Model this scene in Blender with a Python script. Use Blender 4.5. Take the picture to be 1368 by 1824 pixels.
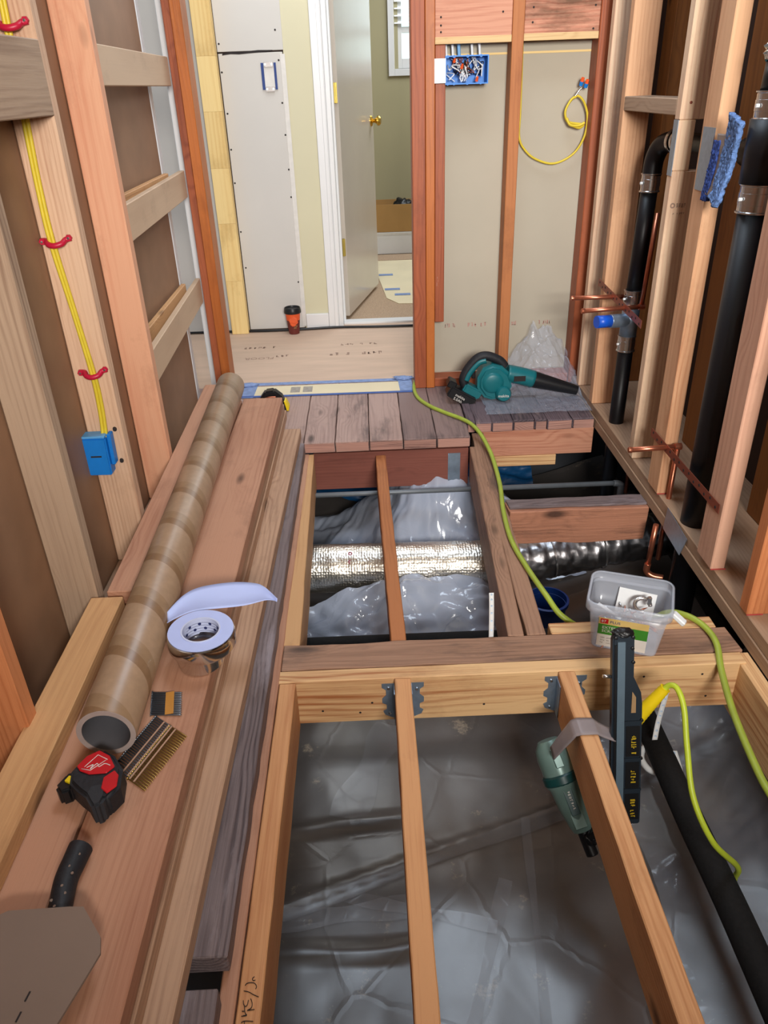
import bpy, bmesh, math, random
from mathutils import Vector, Matrix, noise
random.seed(7)
for o in list(bpy.data.objects): bpy.data.objects.remove(o)
S = bpy.context.scene
COL = S.collection
V = Vector
# ------------------------------------------------------------------ camera
cam_d = bpy.data.cameras.new('camera'); cam = bpy.data.objects.new('camera', cam_d); COL.objects.link(cam)
R_, U_, F_ = V((0.9990868, -0.0287465, -0.0316111)), V((0.0416424, 0.4894489, 0.8710372)), V((0.0095672, 0.8715581, -0.490199))
cam.matrix_world = Matrix(((R_.x, U_.x, -F_.x, 0), (R_.y, U_.y, -F_.y, 0), (R_.z, U_.z, -F_.z, 1.22), (0, 0, 0, 1)))
cam_d.sensor_fit = 'HORIZONTAL'; cam_d.sensor_width = 36.0; cam_d.lens = 1354.3 * 36 / 1368
cam_d.clip_start = 0.02; cam_d.clip_end = 60
S.camera = cam
# ------------------------------------------------------------------ world, lights, exposure
W = bpy.data.worlds.new('world'); S.world = W; W.use_nodes = True
bgn = W.node_tree.nodes['Background']; bgn.inputs[0].default_value = (0.86, 0.93, 1.0, 1); bgn.inputs[1].default_value = 0.40
def area(name, loc, target, sx, sy, power, col):
    l = bpy.data.lights.new(name, 'AREA'); l.shape = 'RECTANGLE'; l.size = sx; l.size_y = sy; l.energy = power; l.color = col
    o = bpy.data.objects.new(name, l); COL.objects.link(o); o.location = loc
    o.rotation_euler = (V(target) - V(loc)).to_track_quat('-Z', 'Y').to_euler(); return o
area('room_window_light', (0.42, -1.75, 1.78), (0.10, 2.6, 0.95), 0.9, 0.8, 250, (1.0, 0.96, 0.91))
area('skylight', (0.25, 2.45, 2.85), (0.25, 2.35, 0), 0.9, 0.9, 27, (0.74, 0.86, 1.0))
area('hall_ceiling_light', (-0.2, 3.75, 2.38), (-0.2, 3.8, 0), 0.6, 0.5, 10, (0.93, 0.97, 1.0))
area('bedroom_daylight', (1.0, 5.9, 2.3), (0.3, 5.6, 0), 1.2, 1.2, 34, (0.95, 0.98, 1.0))
S.view_settings.view_transform = 'Standard'; S.view_settings.look = 'None'
S.view_settings.exposure = 0.0; S.view_settings.gamma = 1.0; S.view_settings.use_curve_mapping = False

# ------------------------------------------------------------------ helpers
def lin(c):
    return tuple(((x / 255) / 12.92 if x / 255 <= 0.04045 else ((x / 255 + 0.055) / 1.055) ** 2.4) for x in c) + (1.0,)
def newmat(name):
    m = bpy.data.materials.new(name); m.use_nodes = True
    return m, m.node_tree, m.node_tree.nodes['Principled BSDF']
MC = {}
def plain(name, col, rough=0.6, metal=0.0, coat=0.0, var=0.05, scale=30.0, bump=0.0, emit=0.0, alpha=1.0, trans=0.0, ior=1.45, stretch=(1, 1, 1)):
    """solid colour with soft procedural mottling"""
    if name in MC: return MC[name]
    m, nt, p = newmat(name); N, L = nt.nodes, nt.links
    tc = N.new('ShaderNodeTexCoord'); mp = N.new('ShaderNodeMapping'); mp.inputs['Scale'].default_value = stretch
    L.new(tc.outputs['Object'], mp.inputs[0])
    n = N.new('ShaderNodeTexNoise'); n.inputs['Scale'].default_value = scale; n.inputs['Detail'].default_value = 5
    L.new(mp.outputs[0], n.inputs['Vector'])
    mx = N.new('ShaderNodeMix'); mx.data_type = 'RGBA'; c = lin(col)
    mx.inputs[6].default_value = tuple(max(0, v * (1 - var * 3)) for v in c[:3]) + (1,)
    mx.inputs[7].default_value = tuple(min(1, v * (1 + var * 3)) for v in c[:3]) + (1,)
    L.new(n.outputs[0], mx.inputs[0]); L.new(mx.outputs[2], p.inputs['Base Color'])
    p.inputs['Roughness'].default_value = rough; p.inputs['Metallic'].default_value = metal
    p.inputs['Coat Weight'].default_value = coat; p.inputs['Coat Roughness'].default_value = 0.2; p.inputs['Alpha'].default_value = alpha
    p.inputs['Transmission Weight'].default_value = trans; p.inputs['IOR'].default_value = ior
    if bump:
        b = N.new('ShaderNodeBump'); b.inputs['Strength'].default_value = bump; b.inputs['Distance'].default_value = 0.004
        L.new(n.outputs[0], b.inputs['Height']); L.new(b.outputs[0], p.inputs['Normal'])
    if emit:
        p.inputs['Emission Color'].default_value = c; p.inputs['Emission Strength'].default_value = emit
    MC[name] = m; return m
def wood(name, light, dark, freq=0.011, grain=0.5, rough=0.62, knots=True, stain=None, stain_amt=0.0, bump=0.25, spread=0.05, paint=0.0, coat=0.0):
    """lumber: grain runs along the object's local X"""
    m, nt, p = newmat(name); N, L = nt.nodes, nt.links
    def math_(op, a, b=None, c=None):
        n = N.new('ShaderNodeMath'); n.operation = op
        for i, v in enumerate((a, b, c)):
            if v is None: continue
            if isinstance(v, (int, float)): n.inputs[i].default_value = v
            else: L.new(v, n.inputs[i])
        return n.outputs[0]
    def vmul(v, k):
        n = N.new('ShaderNodeVectorMath'); n.operation = 'MULTIPLY'; L.new(v, n.inputs[0]); n.inputs[1].default_value = k; return n.outputs[0]
    def vadd(a, b):
        n = N.new('ShaderNodeVectorMath'); n.operation = 'ADD'; L.new(a, n.inputs[0]); L.new(b, n.inputs[1]); return n.outputs[0]
    def tex(vec, scale, detail=3, rough_=0.5):
        n = N.new('ShaderNodeTexNoise'); n.noise_dimensions = '4D'; n.inputs['Scale'].default_value = scale; n.inputs['Detail'].default_value = detail
        n.inputs['Roughness'].default_value = rough_
        L.new(vec, n.inputs['Vector']); L.new(wv, n.inputs['W']); return n
    tc = N.new('ShaderNodeTexCoord'); oi = N.new('ShaderNodeObjectInfo')
    wv = math_('MULTIPLY', oi.outputs['Random'], 37.0)
    co = tc.outputs['Object']
    # ring centre offset differs per board
    off = N.new('ShaderNodeCombineXYZ')
    L.new(math_('MULTIPLY', math_('SUBTRACT', oi.outputs['Random'], 0.5), 0.09), off.inputs[1]); off.inputs[2].default_value = -0.055
    wob = tex(vmul(co, (1.3, 6, 6)), 1.0, 3)
    wc = N.new('ShaderNodeVectorMath'); wc.operation = 'SUBTRACT'; L.new(wob.outputs['Color'], wc.inputs[0]); wc.inputs[1].default_value = (0.5, 0.5, 0.5)
    yz = vadd(vadd(vmul(co, (0.02, 1, 1)), off.outputs[0]), vmul(wc.outputs[0], (0, 0.075, 0.075)))
    ln = N.new('ShaderNodeVectorMath'); ln.operation = 'LENGTH'; L.new(yz, ln.inputs[0])
    r = ln.outputs['Value']
    km = None
    if knots:
        vo = N.new('ShaderNodeTexVoronoi'); vo.inputs['Scale'].default_value = 1.0
        rv = N.new('ShaderNodeCombineXYZ'); L.new(wv, rv.inputs[0]); L.new(math_('MULTIPLY', wv, 1.7), rv.inputs[1]); L.new(math_('MULTIPLY', wv, 2.3), rv.inputs[2])
        L.new(vadd(vmul(co, (2.6, 8, 6)), rv.outputs[0]), vo.inputs['Vector'])
        mr = N.new('ShaderNodeMapRange'); mr.interpolation_type = 'SMOOTHSTEP'; L.new(vo.outputs['Distance'], mr.inputs[0])
        mr.inputs[1].default_value = 0.10; mr.inputs[2].default_value = 0.32; mr.inputs[3].default_value = 1; mr.inputs[4].default_value = 0
        km = mr.outputs[0]
        r = math_('ADD', r, math_('MULTIPLY', km, 0.022))
    ring = math_('SINE', math_('MULTIPLY', r, 2 * math.pi / freq))
    ring = math_('POWER', math_('MULTIPLY_ADD', ring, 0.5, 0.5), 2.2)
    fine = tex(vmul(co, (5, 240, 240)), 1.0, 3, 0.7)
    rmask = tex(vmul(co, (0.9, 16, 16)), 1.0, 2)
    ring = math_('MULTIPLY', ring, math_('MULTIPLY', math_('SUBTRACT', rmask.outputs[0], 0.28), 2.6))
    blot = tex(vmul(co, (1.3, 7, 7)), 1.0, 3)
    f = math_('ADD', math_('MULTIPLY', ring, 0.66 * grain), math_('MULTIPLY', math_('SUBTRACT', fine.outputs[0], 0.5), 1.7 * grain))
    f = math_('ADD', f, math_('MULTIPLY', math_('SUBTRACT', blot.outputs[0], 0.44), 1.9))
    mx = N.new('ShaderNodeMix'); mx.data_type = 'RGBA'; L.new(f, mx.inputs[0])
    mx.inputs[6].default_value = lin(light); mx.inputs[7].default_value = lin(dark)
    out = mx.outputs[2]
    def over(col, fac, colr):
        n = N.new('ShaderNodeMix'); n.data_type = 'RGBA'; L.new(fac, n.inputs[0]); L.new(col, n.inputs[6]); n.inputs[7].default_value = lin(colr); return n.outputs[2]
    if km is not None:
        kk = N.new('ShaderNodeMapRange'); L.new(vo.outputs['Distance'], kk.inputs[0]); kk.inputs[1].default_value = 0.05; kk.inputs[2].default_value = 0.13
        kk.inputs[3].default_value = 0.85; kk.inputs[4].default_value = 0
        out = over(out, kk.outputs[0], tuple(int(v * 0.55) for v in dark))
    dt = tex(vmul(co, (3.0, 5, 5)), 1.0, 7, 0.7)
    dr_ = N.new('ShaderNodeMapRange'); L.new(dt.outputs[0], dr_.inputs[0]); dr_.inputs[1].default_value = 0.54; dr_.inputs[2].default_value = 0.78; dr_.inputs[3].default_value = 0; dr_.inputs[4].default_value = 0.55
    out = over(out, dr_.outputs[0], tuple(int(v * 0.72) for v in dark))
    if stain is not None:
        st = tex(vmul(co, (2.4, 10, 10)), 1.0, 6, 0.65)
        sr = N.new('ShaderNodeMapRange'); L.new(st.outputs[0], sr.inputs[0]); sr.inputs[1].default_value = 0.62 - stain_amt * 0.3; sr.inputs[2].default_value = 0.72 - stain_amt * 0.2
        sr.inputs[3].default_value = 0; sr.inputs[4].default_value = 0.8
        out = over(out, sr.outputs[0], stain)
    if paint:
        pt = tex(vmul(co, (9, 55, 55)), 1.0, 5, 0.7)
        pr = N.new('ShaderNodeMapRange'); L.new(pt.outputs[0], pr.inputs[0]); pr.inputs[1].default_value = 0.72 - paint * 0.1; pr.inputs[2].default_value = 0.76 - paint * 0.1
        out = over(out, math_('MULTIPLY', pr.outputs[0], 0.6), (215, 200, 190))
    hs = N.new('ShaderNodeHueSaturation'); L.new(out, hs.inputs['Color'])
    L.new(math_('MULTIPLY_ADD', oi.outputs['Random'], spread * 2, 1 - spread), hs.inputs['Value'])
    L.new(hs.outputs[0], p.inputs['Base Color'])
    p.inputs['Roughness'].default_value = rough; p.inputs['Specular IOR Level'].default_value = 0.35
    b = N.new('ShaderNodeBump'); b.inputs['Strength'].default_value = bump; b.inputs['Distance'].default_value = 0.0015
    L.new(f, b.inputs['Height']); L.new(b.outputs[0], p.inputs['Normal'])
    return m

def link(name, me, mat, parent=None):
    o = bpy.data.objects.new(name, me); COL.objects.link(o)
    if mat is not None:
        me.materials.clear(); me.materials.append(mat)
    if parent is not None: attach(o, parent)
    return o
def wmat(o):
    m = o.matrix_basis.copy()
    if o.parent: m = wmat(o.parent) @ o.matrix_parent_inverse @ m
    return m
def attach(o, parent):
    o.parent = parent; o.matrix_parent_inverse = wmat(parent).inverted()
def tag(o, label, cat, group=None):
    o['label'] = label; o['category'] = cat
    if group: o['group'] = group
    return o
def thing(name, label, cat, loc=(0, 0, 0), group=None):
    o = bpy.data.objects.new(name, None); COL.objects.link(o); o.location = loc; o.empty_display_size = 0.05
    return tag(o, label, cat, group)
def struct(name, loc=(0, 0, 0)):
    o = bpy.data.objects.new(name, None); COL.objects.link(o); o.location = loc; o['kind'] = 'structure'; o.empty_display_size = 0.05
    return o
def mesh_of(bm, name, smooth=False):
    me = bpy.data.meshes.new(name); bm.to_mesh(me); bm.free()
    if smooth:
        for f in me.polygons: f.use_smooth = True
    return me
def board(name, a, b, w, t, mat, parent=None, up=(0, 0, 1), bev=0.0022, rag=0.0, segs=1):
    """straight board from end centre a to end centre b; w across, t along up"""
    a, b = V(a), V(b); X = (b - a); Ln = X.length; X.normalize()
    Z = V(up) - X * V(up).dot(X); Z.normalize(); Y = Z.cross(X)
    bm = bmesh.new(); bmesh.ops.create_cube(bm, size=1.0)
    bmesh.ops.scale(bm, vec=(Ln, w, t), verts=bm.verts)
    if rag:
        n = max(3, int(Ln / 0.04))
        ed = [e for e in bm.edges if abs((e.verts[0].co - e.verts[1].co).x) > Ln * 0.5]
        bmesh.ops.subdivide_edges(bm, edges=ed, cuts=n)
        for v in bm.verts:
            q = v.co * 14 + V((a.x * 31, a.y * 17, a.z * 7))
            v.co += V((rag * 1.2 * noise.noise(q + V((9, 0, 0))), rag * noise.noise(q), rag * 0.7 * noise.noise(q + V((0, 5, 0)))))
    bv = min(bev, w * 0.2, t * 0.2)
    if bv > 0:
        ed = [e for e in bm.edges if e.calc_face_angle(0) > 0.9]
        bmesh.ops.bevel(bm, geom=ed, offset=bv, segments=segs, affect='EDGES', clamp_overlap=True)
    me = mesh_of(bm, name)
    o = bpy.data.objects.new(name, me); COL.objects.link(o); me.materials.append(mat)
    M = Matrix((X, Y, Z)).transposed().to_4x4(); M.translation = (a + b) / 2
    o.matrix_world = M; o.matrix_basis = M
    if parent is not None: attach(o, parent)
    return o
def bx(name, x0, x1, y0, y1, z0, z1, mat, parent=None, g=None, **k):
    d = (x1 - x0, y1 - y0, z1 - z0); c = ((x0 + x1) / 2, (y0 + y1) / 2, (z0 + z1) / 2)
    ax = 'xyz'.index(g) if g else d.index(max(d))
    if ax == 0: return board(name, (x0, c[1], c[2]), (x1, c[1], c[2]), d[1], d[2], mat, parent, (0, 0, 1), **k)
    if ax == 1: return board(name, (c[0], y0, c[2]), (c[0], y1, c[2]), d[0], d[2], mat, parent, (0, 0, 1), **k)
    return board(name, (c[0], c[1], z0), (c[0], c[1], z1), d[1], d[0], mat, parent, (1, 0, 0), **k)
def smooth_path(pts, n=8):
    pts = [V(p) for p in pts]; out = []
    for i in range(len(pts) - 1):
        p0 = pts[max(i - 1, 0)]; p1 = pts[i]; p2 = pts[i + 1]; p3 = pts[min(i + 2, len(pts) - 1)]
        for k in range(n):
            t = k / n
            out.append(0.5 * ((2 * p1) + (p2 - p0) * t + (2 * p0 - 5 * p1 + 4 * p2 - p3) * t * t + (3 * p1 - p0 - 3 * p2 + p3) * t ** 3))
    out.append(pts[-1]); return out
def tube_bm(bm, pts, r, seg=14, caps=True, radii=None, flat=1.0, upref=None):
    rings = []; N = None
    for i, p in enumerate(pts):
        t = (pts[min(i + 1, len(pts) - 1)] - pts[max(i - 1, 0)]).normalized()
        if N is None:
            ref = V(upref) if upref else (V((0, 0, 1)) if abs(t.z) < 0.9 else V((0, 1, 0)))
            N = (ref - t * ref.dot(t)).normalized()
        else:
            N = (N - t * N.dot(t)).normalized()
        B = t.cross(N); rr = radii[i] if radii else r
        rings.append([bm.verts.new(p + (N * math.cos(a) * flat + B * math.sin(a)) * rr) for a in [2 * math.pi * k / seg for k in range(seg)]])
    for a, b in zip(rings, rings[1:]):
        for k in range(seg): bm.faces.new((a[k], a[(k + 1) % seg], b[(k + 1) % seg], b[k]))
    if caps:
        bm.faces.new(list(reversed(rings[0]))); bm.faces.new(rings[-1])
def tube(name, pts, r, mat, parent=None, seg=14, smooth=True, n=8, radii=None, caps=True, flat=1.0, upref=None):
    pts = smooth_path(pts, n) if smooth and len(pts) > 2 else [V(p) for p in pts]
    org = pts[0].copy(); bm = bmesh.new(); tube_bm(bm, [p - org for p in pts], r, seg, caps, radii, flat, upref)
    bmesh.ops.recalc_face_normals(bm, faces=bm.faces)
    me = mesh_of(bm, name, True)
    if caps:
        for f in me.polygons:
            if len(f.vertices) > 4: f.use_smooth = False
    o = link(name, me, mat); o.location = org
    if parent is not None: attach(o, parent)
    return o
def lathe(name, prof, loc, mat, parent=None, seg=32, axis=(0, 0, 1), smooth=True, closed=False):
    """prof = [(radius, height)...] spun round axis at loc"""
    bm = bmesh.new(); rings = []
    for r, h in prof:
        if r < 1e-6: rings.append([bm.verts.new((0, 0, h))])
        else: rings.append([bm.verts.new((r * math.cos(2 * math.pi * k / seg), r * math.sin(2 * math.pi * k / seg), h)) for k in range(seg)])
    pairs = list(zip(rings, rings[1:])) + ([(rings[-1], rings[0])] if closed else [])
    for a, b in pairs:
        for k in range(seg):
            k2 = (k + 1) % seg
            if len(a) == 1 and len(b) == 1: continue
            if len(a) == 1: bm.faces.new((a[0], b[k], b[k2]))
            elif len(b) == 1: bm.faces.new((a[k], a[k2], b[0]))
            else: bm.faces.new((a[k], a[k2], b[k2], b[k]))
    bmesh.ops.recalc_face_normals(bm, faces=bm.faces)
    me = mesh_of(bm, name)
    if smooth:
        for f in me.polygons: f.use_smooth = True
        try: me.set_sharp_from_angle(angle=0.7)
        except Exception: pass
    o = link(name, me, mat)
    q = V((0, 0, 1)).rotation_difference(V(axis).normalized())
    o.matrix_world = Matrix.Translation(loc) @ q.to_matrix().to_4x4(); o.matrix_basis = o.matrix_world.copy()
    if parent is not None: attach(o, parent)
    return o
def prism(name, pts2, depth, M, mat, parent=None, bev=0.0, segs=2, smooth=False):
    """outline in local XY extruded by depth along local Z, placed with matrix M"""
    bm = bmesh.new(); vs = [bm.verts.new((x, y, 0)) for x, y in pts2]; f = bm.faces.new(vs)
    r = bmesh.ops.extrude_face_region(bm, geom=[f]); bmesh.ops.translate(bm, verts=[v for v in r['geom'] if isinstance(v, bmesh.types.BMVert)], vec=(0, 0, depth))
    bmesh.ops.recalc_face_normals(bm, faces=bm.faces)
    if bev:
        ed = [e for e in bm.edges if e.calc_face_angle(0) > 0.7]
        bmesh.ops.bevel(bm, geom=ed, offset=bev, segments=segs, affect='EDGES', clamp_overlap=True)
    me = mesh_of(bm, name)
    if smooth:
        for p_ in me.polygons: p_.use_smooth = True
        try: me.set_sharp_from_angle(angle=0.6)
        except Exception: pass
    o = link(name, me, mat); o.matrix_world = M; o.matrix_basis = M.copy()
    if parent is not None: attach(o, parent)
    return o
def frame(o, x, z):
    """matrix with origin o, local X along x, local Z near z"""
    X = V(x).normalized(); Z = V(z) - X * V(z).dot(X); Z.normalize(); Y = Z.cross(X)
    M = Matrix((X, Y, Z)).transposed().to_4x4(); M.translation = V(o); return M
def text(name, body, size, o, x, z, mat, parent=None, ext=0.0004, align='LEFT'):
    c = bpy.data.curves.new(name, 'FONT'); c.body = body; c.size = size; c.extrude = ext; c.align_x = align; c.resolution_u = 2
    t = bpy.data.objects.new(name + '_src', c); COL.objects.link(t)
    me = bpy.data.meshes.new_from_object(t); bpy.data.objects.remove(t)
    ob = link(name, me, mat); M = frame(o, x, z); ob.matrix_world = M; ob.matrix_basis = M.copy()
    if parent is not None: attach(ob, parent)
    return ob
def marks(name, o, x, z, length, h, mat, n, parent=None, seed=1, fill=0.8):
    """a row of tiny illegible printed strokes, as one flat relief"""
    M = frame(o, x, z); bm = bmesh.new(); q = random.Random(seed); st = length / n
    for k in range(n):
        if q.random() > fill: continue
        for _ in range(2):
            w = st * q.uniform(0.15, 0.35); hh = h * q.uniform(0.35, 1.0); px = k * st + q.uniform(0, st * 0.5); py = q.uniform(0, h - hh)
            r_ = bmesh.ops.create_cube(bm, size=1.0); bmesh.ops.scale(bm, vec=(w, hh, 0.0003), verts=r_['verts']); bmesh.ops.translate(bm, vec=(px + w / 2, py + hh / 2, 0), verts=r_['verts'])
        r_ = bmesh.ops.create_cube(bm, size=1.0); bmesh.ops.scale(bm, vec=(st * 0.6, h * 0.16, 0.0003), verts=r_['verts']); bmesh.ops.translate(bm, vec=(k * st + st * 0.35, h * q.choice((0.1, 0.5, 0.9)), 0), verts=r_['verts'])
    ob = link(name, mesh_of(bm, name), mat); ob.matrix_world = M; ob.matrix_basis = M.copy()
    if parent is not None: attach(ob, parent)
    return ob
def sheet(name, nx, ny, fn, mat, parent=None, thick=0.0):
    """surface fn(u,v) -> point over a grid"""
    bm = bmesh.new(); g = [[bm.verts.new(fn(i / nx, j / ny)) for j in range(ny + 1)] for i in range(nx + 1)]
    for i in range(nx):
        for j in range(ny): bm.faces.new((g[i][j], g[i + 1][j], g[i + 1][j + 1], g[i][j + 1]))
    me = mesh_of(bm, name, True); o = link(name, me, mat)
    if thick:
        md = o.modifiers.new('thickness', 'SOLIDIFY'); md.thickness = thick; md.offset = 0
    if parent is not None: attach(o, parent)
    return o
def crumple(x, y, seed, f0=3.0, n=9):
    """planar facets meeting in straight creases, as creased film has"""
    q = random.Random(seed); h = 0.0
    x += 0.05 * noise.noise(V((x * 4, y * 4, seed))); y += 0.05 * noise.noise(V((x * 4, y * 4, seed + 9)))
    for k in range(n):
        a = q.uniform(0, math.pi); f = f0 * (1.32 ** k) * q.uniform(0.8, 1.2); t = (x * math.cos(a) + y * math.sin(a)) * f + q.random()
        w = 0.5 + 0.5 * noise.noise(V((x * f * 0.5, y * f * 0.5, seed + k * 3.1))) * 2
        h += (abs((t % 1.0) - 0.5) * 2 - 0.5) * max(0, min(1, w)) / (1.32 ** k)
    return h / 2.0
def ridged(p, sc, seed=0.0, oct_=3):
    s, a, q = 0.0, 1.0, V(p) * sc + V((seed, seed * 1.7, seed * 0.3))
    for _ in range(oct_):
        s += a * (1 - abs(noise.noise(q)) * 2.2); a *= 0.5; q = q * 2.03 + V((3.1, 1.7, 0.4))
    return s / 1.75

# ------------------------------------------------------------------ materials
w_header = wood('wood_header', (226, 186, 136), (166, 104, 62), grain=1.1, freq=0.018)
w_joist = wood('wood_joist', (206, 152, 104), (168, 104, 62), grain=0.8, freq=0.010)
w_joist_r = wood('wood_joist_new', (216, 164, 116), (176, 116, 72), grain=0.8, freq=0.010)
w_pile = wood('wood_pile', (190, 142, 114), (152, 100, 76), grain=0.6, spread=0.04)
w_pile_edge = wood('wood_pile_weathered', (188, 152, 124), (136, 98, 76), grain=0.8, spread=0.06)
w_2x4 = wood('wood_two_by_four', (206, 160, 112), (166, 116, 74), grain=0.55)
w_pink = wood('wood_pink', (228, 172, 138), (204, 130, 98), grain=0.5, freq=0.020)
w_stud1 = wood('wood_pale_stud', (216, 180, 150), (178, 132, 104), grain=0.9, freq=0.010)
w_stud0 = wood('wood_grey_stud', (178, 152, 128), (128, 100, 80), grain=0.8, freq=0.012)
w_orange = wood('wood_orange_stud', (214, 140, 92), (168, 92, 50), grain=0.6)
w_ply = wood('wood_blocking', (208, 180, 150), (182, 150, 122), grain=0.25, knots=False, freq=0.05)
w_redpost = wood('wood_old_red_fir', (164, 88, 54), (116, 52, 31), grain=0.6, paint=0.35, coat=0.15, rough=0.5)
w_orapost = wood('wood_old_orange_fir', (184, 104, 46), (146, 74, 30), grain=0.6, paint=0.1, coat=0.2, rough=0.45)
w_cstud = wood('wood_old_centre_stud', (182, 116, 70), (140, 78, 44), grain=0.8, paint=0.2)
w_fascia = wood('wood_pink_blocking', (208, 150, 122), (168, 98, 74), grain=1.0, freq=0.014, stain=(120, 80, 44), stain_amt=0.0)
w_right = wood('wood_right_stud', (226, 178, 138), (194, 136, 98), grain=0.7, freq=0.012)
w_mauve = wood('wood_mauve_stud', (216, 170, 144), (176, 126, 104), grain=0.5)
w_pale = wood('wood_pale_right_stud', (234, 204, 172), (206, 158, 130), grain=0.9, freq=0.012, knots=False)
w_plate = wood('wood_plate', (176, 146, 120), (140, 108, 84), grain=0.6)
w_darkold = wood('wood_old_dark_plank', (120, 106, 106), (72, 60, 62), grain=0.9, stain=(150, 140, 145), stain_amt=0.25, rough=0.6, bump=0.6, freq=0.008)
w_deck = wood('wood_old_decking', (140, 118, 114), (92, 76, 76), grain=0.8, stain=(66, 56, 58), stain_amt=0.35, bump=0.5, rough=0.6)
w_deck_l = wood('wood_old_decking_light', (178, 150, 140), (136, 110, 104), grain=0.7, stain=(90, 76, 74), stain_amt=0.2, bump=0.4, rough=0.6)
w_deck_d = wood('wood_old_decking_grey', (112, 96, 102), (72, 62, 68), grain=1.0, stain=(160, 140, 136), stain_amt=0.1, bump=0.9, rough=0.6, freq=0.007)
w_oldbeam = wood('wood_old_beam', (166, 128, 104), (116, 86, 68), grain=0.8, stain=(82, 66, 60), stain_amt=0.3, bump=0.5)
w_roughbeam = wood('wood_rough_beam', (176, 122, 96), (116, 78, 62), grain=0.8, stain=(86, 64, 56), stain_amt=0.35, bump=0.9)
w_darkred = wood('wood_dark_red_header', (134, 80, 68), (92, 50, 42), grain=0.5)
w_brownpanel = plain('brown_sheathing', (146, 112, 86), rough=0.55, var=0.10, scale=7)
w_inner = wood('wood_old_dark_stud', (136, 84, 36), (84, 44, 18), grain=0.4)
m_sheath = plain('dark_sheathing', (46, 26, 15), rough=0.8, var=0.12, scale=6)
w_yellow = wood('wood_finger_jointed_pine', (236, 206, 142), (214, 170, 98), grain=0.5, freq=0.02)
m_plywood = plain('plywood', (202, 174, 152), rough=0.7, var=0.06, scale=3.0, stretch=(1, 6, 1))
m_tube = None

# cardboard tube with spiral bands
def tube_material():
    m, nt, p = newmat('spiral_cardboard'); N, L = nt.nodes, nt.links
    tc = N.new('ShaderNodeTexCoord'); sp = N.new('ShaderNodeSeparateXYZ'); L.new(tc.outputs['Object'], sp.inputs[0])
    at = N.new('ShaderNodeMath'); at.operation = 'ARCTAN2'; L.new(sp.outputs[1], at.inputs[0]); L.new(sp.outputs[0], at.inputs[1])
    k = N.new('ShaderNodeMath'); k.operation = 'MULTIPLY_ADD'; L.new(at.outputs[0], k.inputs[0]); k.inputs[1].default_value = 1 / (2 * math.pi)
    z = N.new('ShaderNodeMath'); z.operation = 'MULTIPLY'; L.new(sp.outputs[2], z.inputs[0]); z.inputs[1].default_value = 1 / 0.165
    L.new(z.outputs[0], k.inputs[2])
    fr = N.new('ShaderNodeMath'); fr.operation = 'FRACT'; L.new(k.outputs[0], fr.inputs[0])
    cr = N.new('ShaderNodeValToRGB'); cr.color_ramp.interpolation = 'CONSTANT'
    e = cr.color_ramp.elements; e[0].position = 0; e[0].color = lin((172, 142, 114)); e[1].position = 0.63; e[1].color = lin((142, 110, 80))
    e2 = e.new(0.8); e2.color = lin((158, 128, 98)); L.new(fr.outputs[0], cr.inputs[0])
    n = N.new('ShaderNodeTexNoise'); n.inputs['Scale'].default_value = 60; L.new(tc.outputs['Object'], n.inputs['Vector'])
    mx = N.new('ShaderNodeMix'); mx.data_type = 'RGBA'; mx.blend_type = 'MULTIPLY'; mx.inputs[0].default_value = 0.3; L.new(cr.outputs[0], mx.inputs[6]); L.new(n.outputs[0], mx.inputs[7])
    L.new(mx.outputs[2], p.inputs['Base Color']); p.inputs['Roughness'].default_value = 0.36; p.inputs['Specular IOR Level'].default_value = 0.6
    return m
m_tube = tube_material()
m_metal = plain('galvanised_steel', (150, 168, 188), rough=0.38, metal=0.75, var=0.08, scale=60)
m_steel = plain('bright_steel', (200, 200, 200), rough=0.22, metal=0.95)
m_copper = plain('copper', (196, 120, 92), rough=0.3, metal=0.85, var=0.1, scale=25)
m_strapcu = plain('copper_strap', (150, 84, 66), rough=0.45, metal=0.6, var=0.1, scale=25)
m_abs = plain('black_abs', (14, 15, 20), rough=0.42, var=0.1, scale=12)
m_foam = plain('black_pipe_foam', (16, 16, 17), rough=0.85, var=0.3, scale=120, bump=0.3)
m_black = plain('black_plastic', (20, 21, 24), rough=0.38, var=0.05)
m_rubber = plain('black_rubber', (26, 28, 33), rough=0.6, var=0.1, scale=90, bump=0.3)
m_teal = plain('teal_plastic', (18, 104, 112), rough=0.4, var=0.04)
m_blue = plain('blue_plastic_box', (20, 120, 205), rough=0.45, var=0.05)
m_dblue = plain('deep_blue_plastic', (14, 52, 120), rough=0.5)
m_white = plain('white_plastic', (232, 236, 238), rough=0.4, var=0.02)
m_romex = plain('yellow_cable_jacket', (214, 190, 52), rough=0.45, var=0.05)
m_red = plain('red_plastic', (190, 24, 34), rough=0.35, var=0.05)
m_hose = plain('green_air_hose', (158, 176, 66), rough=0.42, var=0.08, scale=18)
m_hose2 = plain('lime_air_hose', (186, 204, 58), rough=0.4, var=0.06, scale=18)
m_yel = plain('yellow_rubber', (232, 202, 20), rough=0.45)
m_orange = plain('orange_plastic', (236, 92, 36), rough=0.45)
m_drywall = plain('drywall_grey_paper', (204, 200, 194), rough=0.85, var=0.02, scale=3)
m_cream = plain('cream_wall_paint', (208, 202, 172), rough=0.75, var=0.02, scale=2)
m_casing = plain('white_gloss_paint', (226, 226, 226), rough=0.35, var=0.02, scale=4)
m_door = plain('door_paint', (196, 186, 174), rough=0.22, var=0.02, scale=4, coat=0.3)
m_olive = plain('olive_wall_paint', (168, 160, 126), rough=0.8, var=0.02, scale=2)
m_tanpanel = plain('drywall_back_paper', (178, 170, 153), rough=0.8, var=0.04, scale=3)
m_brass = plain('polished_brass', (206, 168, 74), rough=0.2, metal=1.0, var=0.05)
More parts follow.
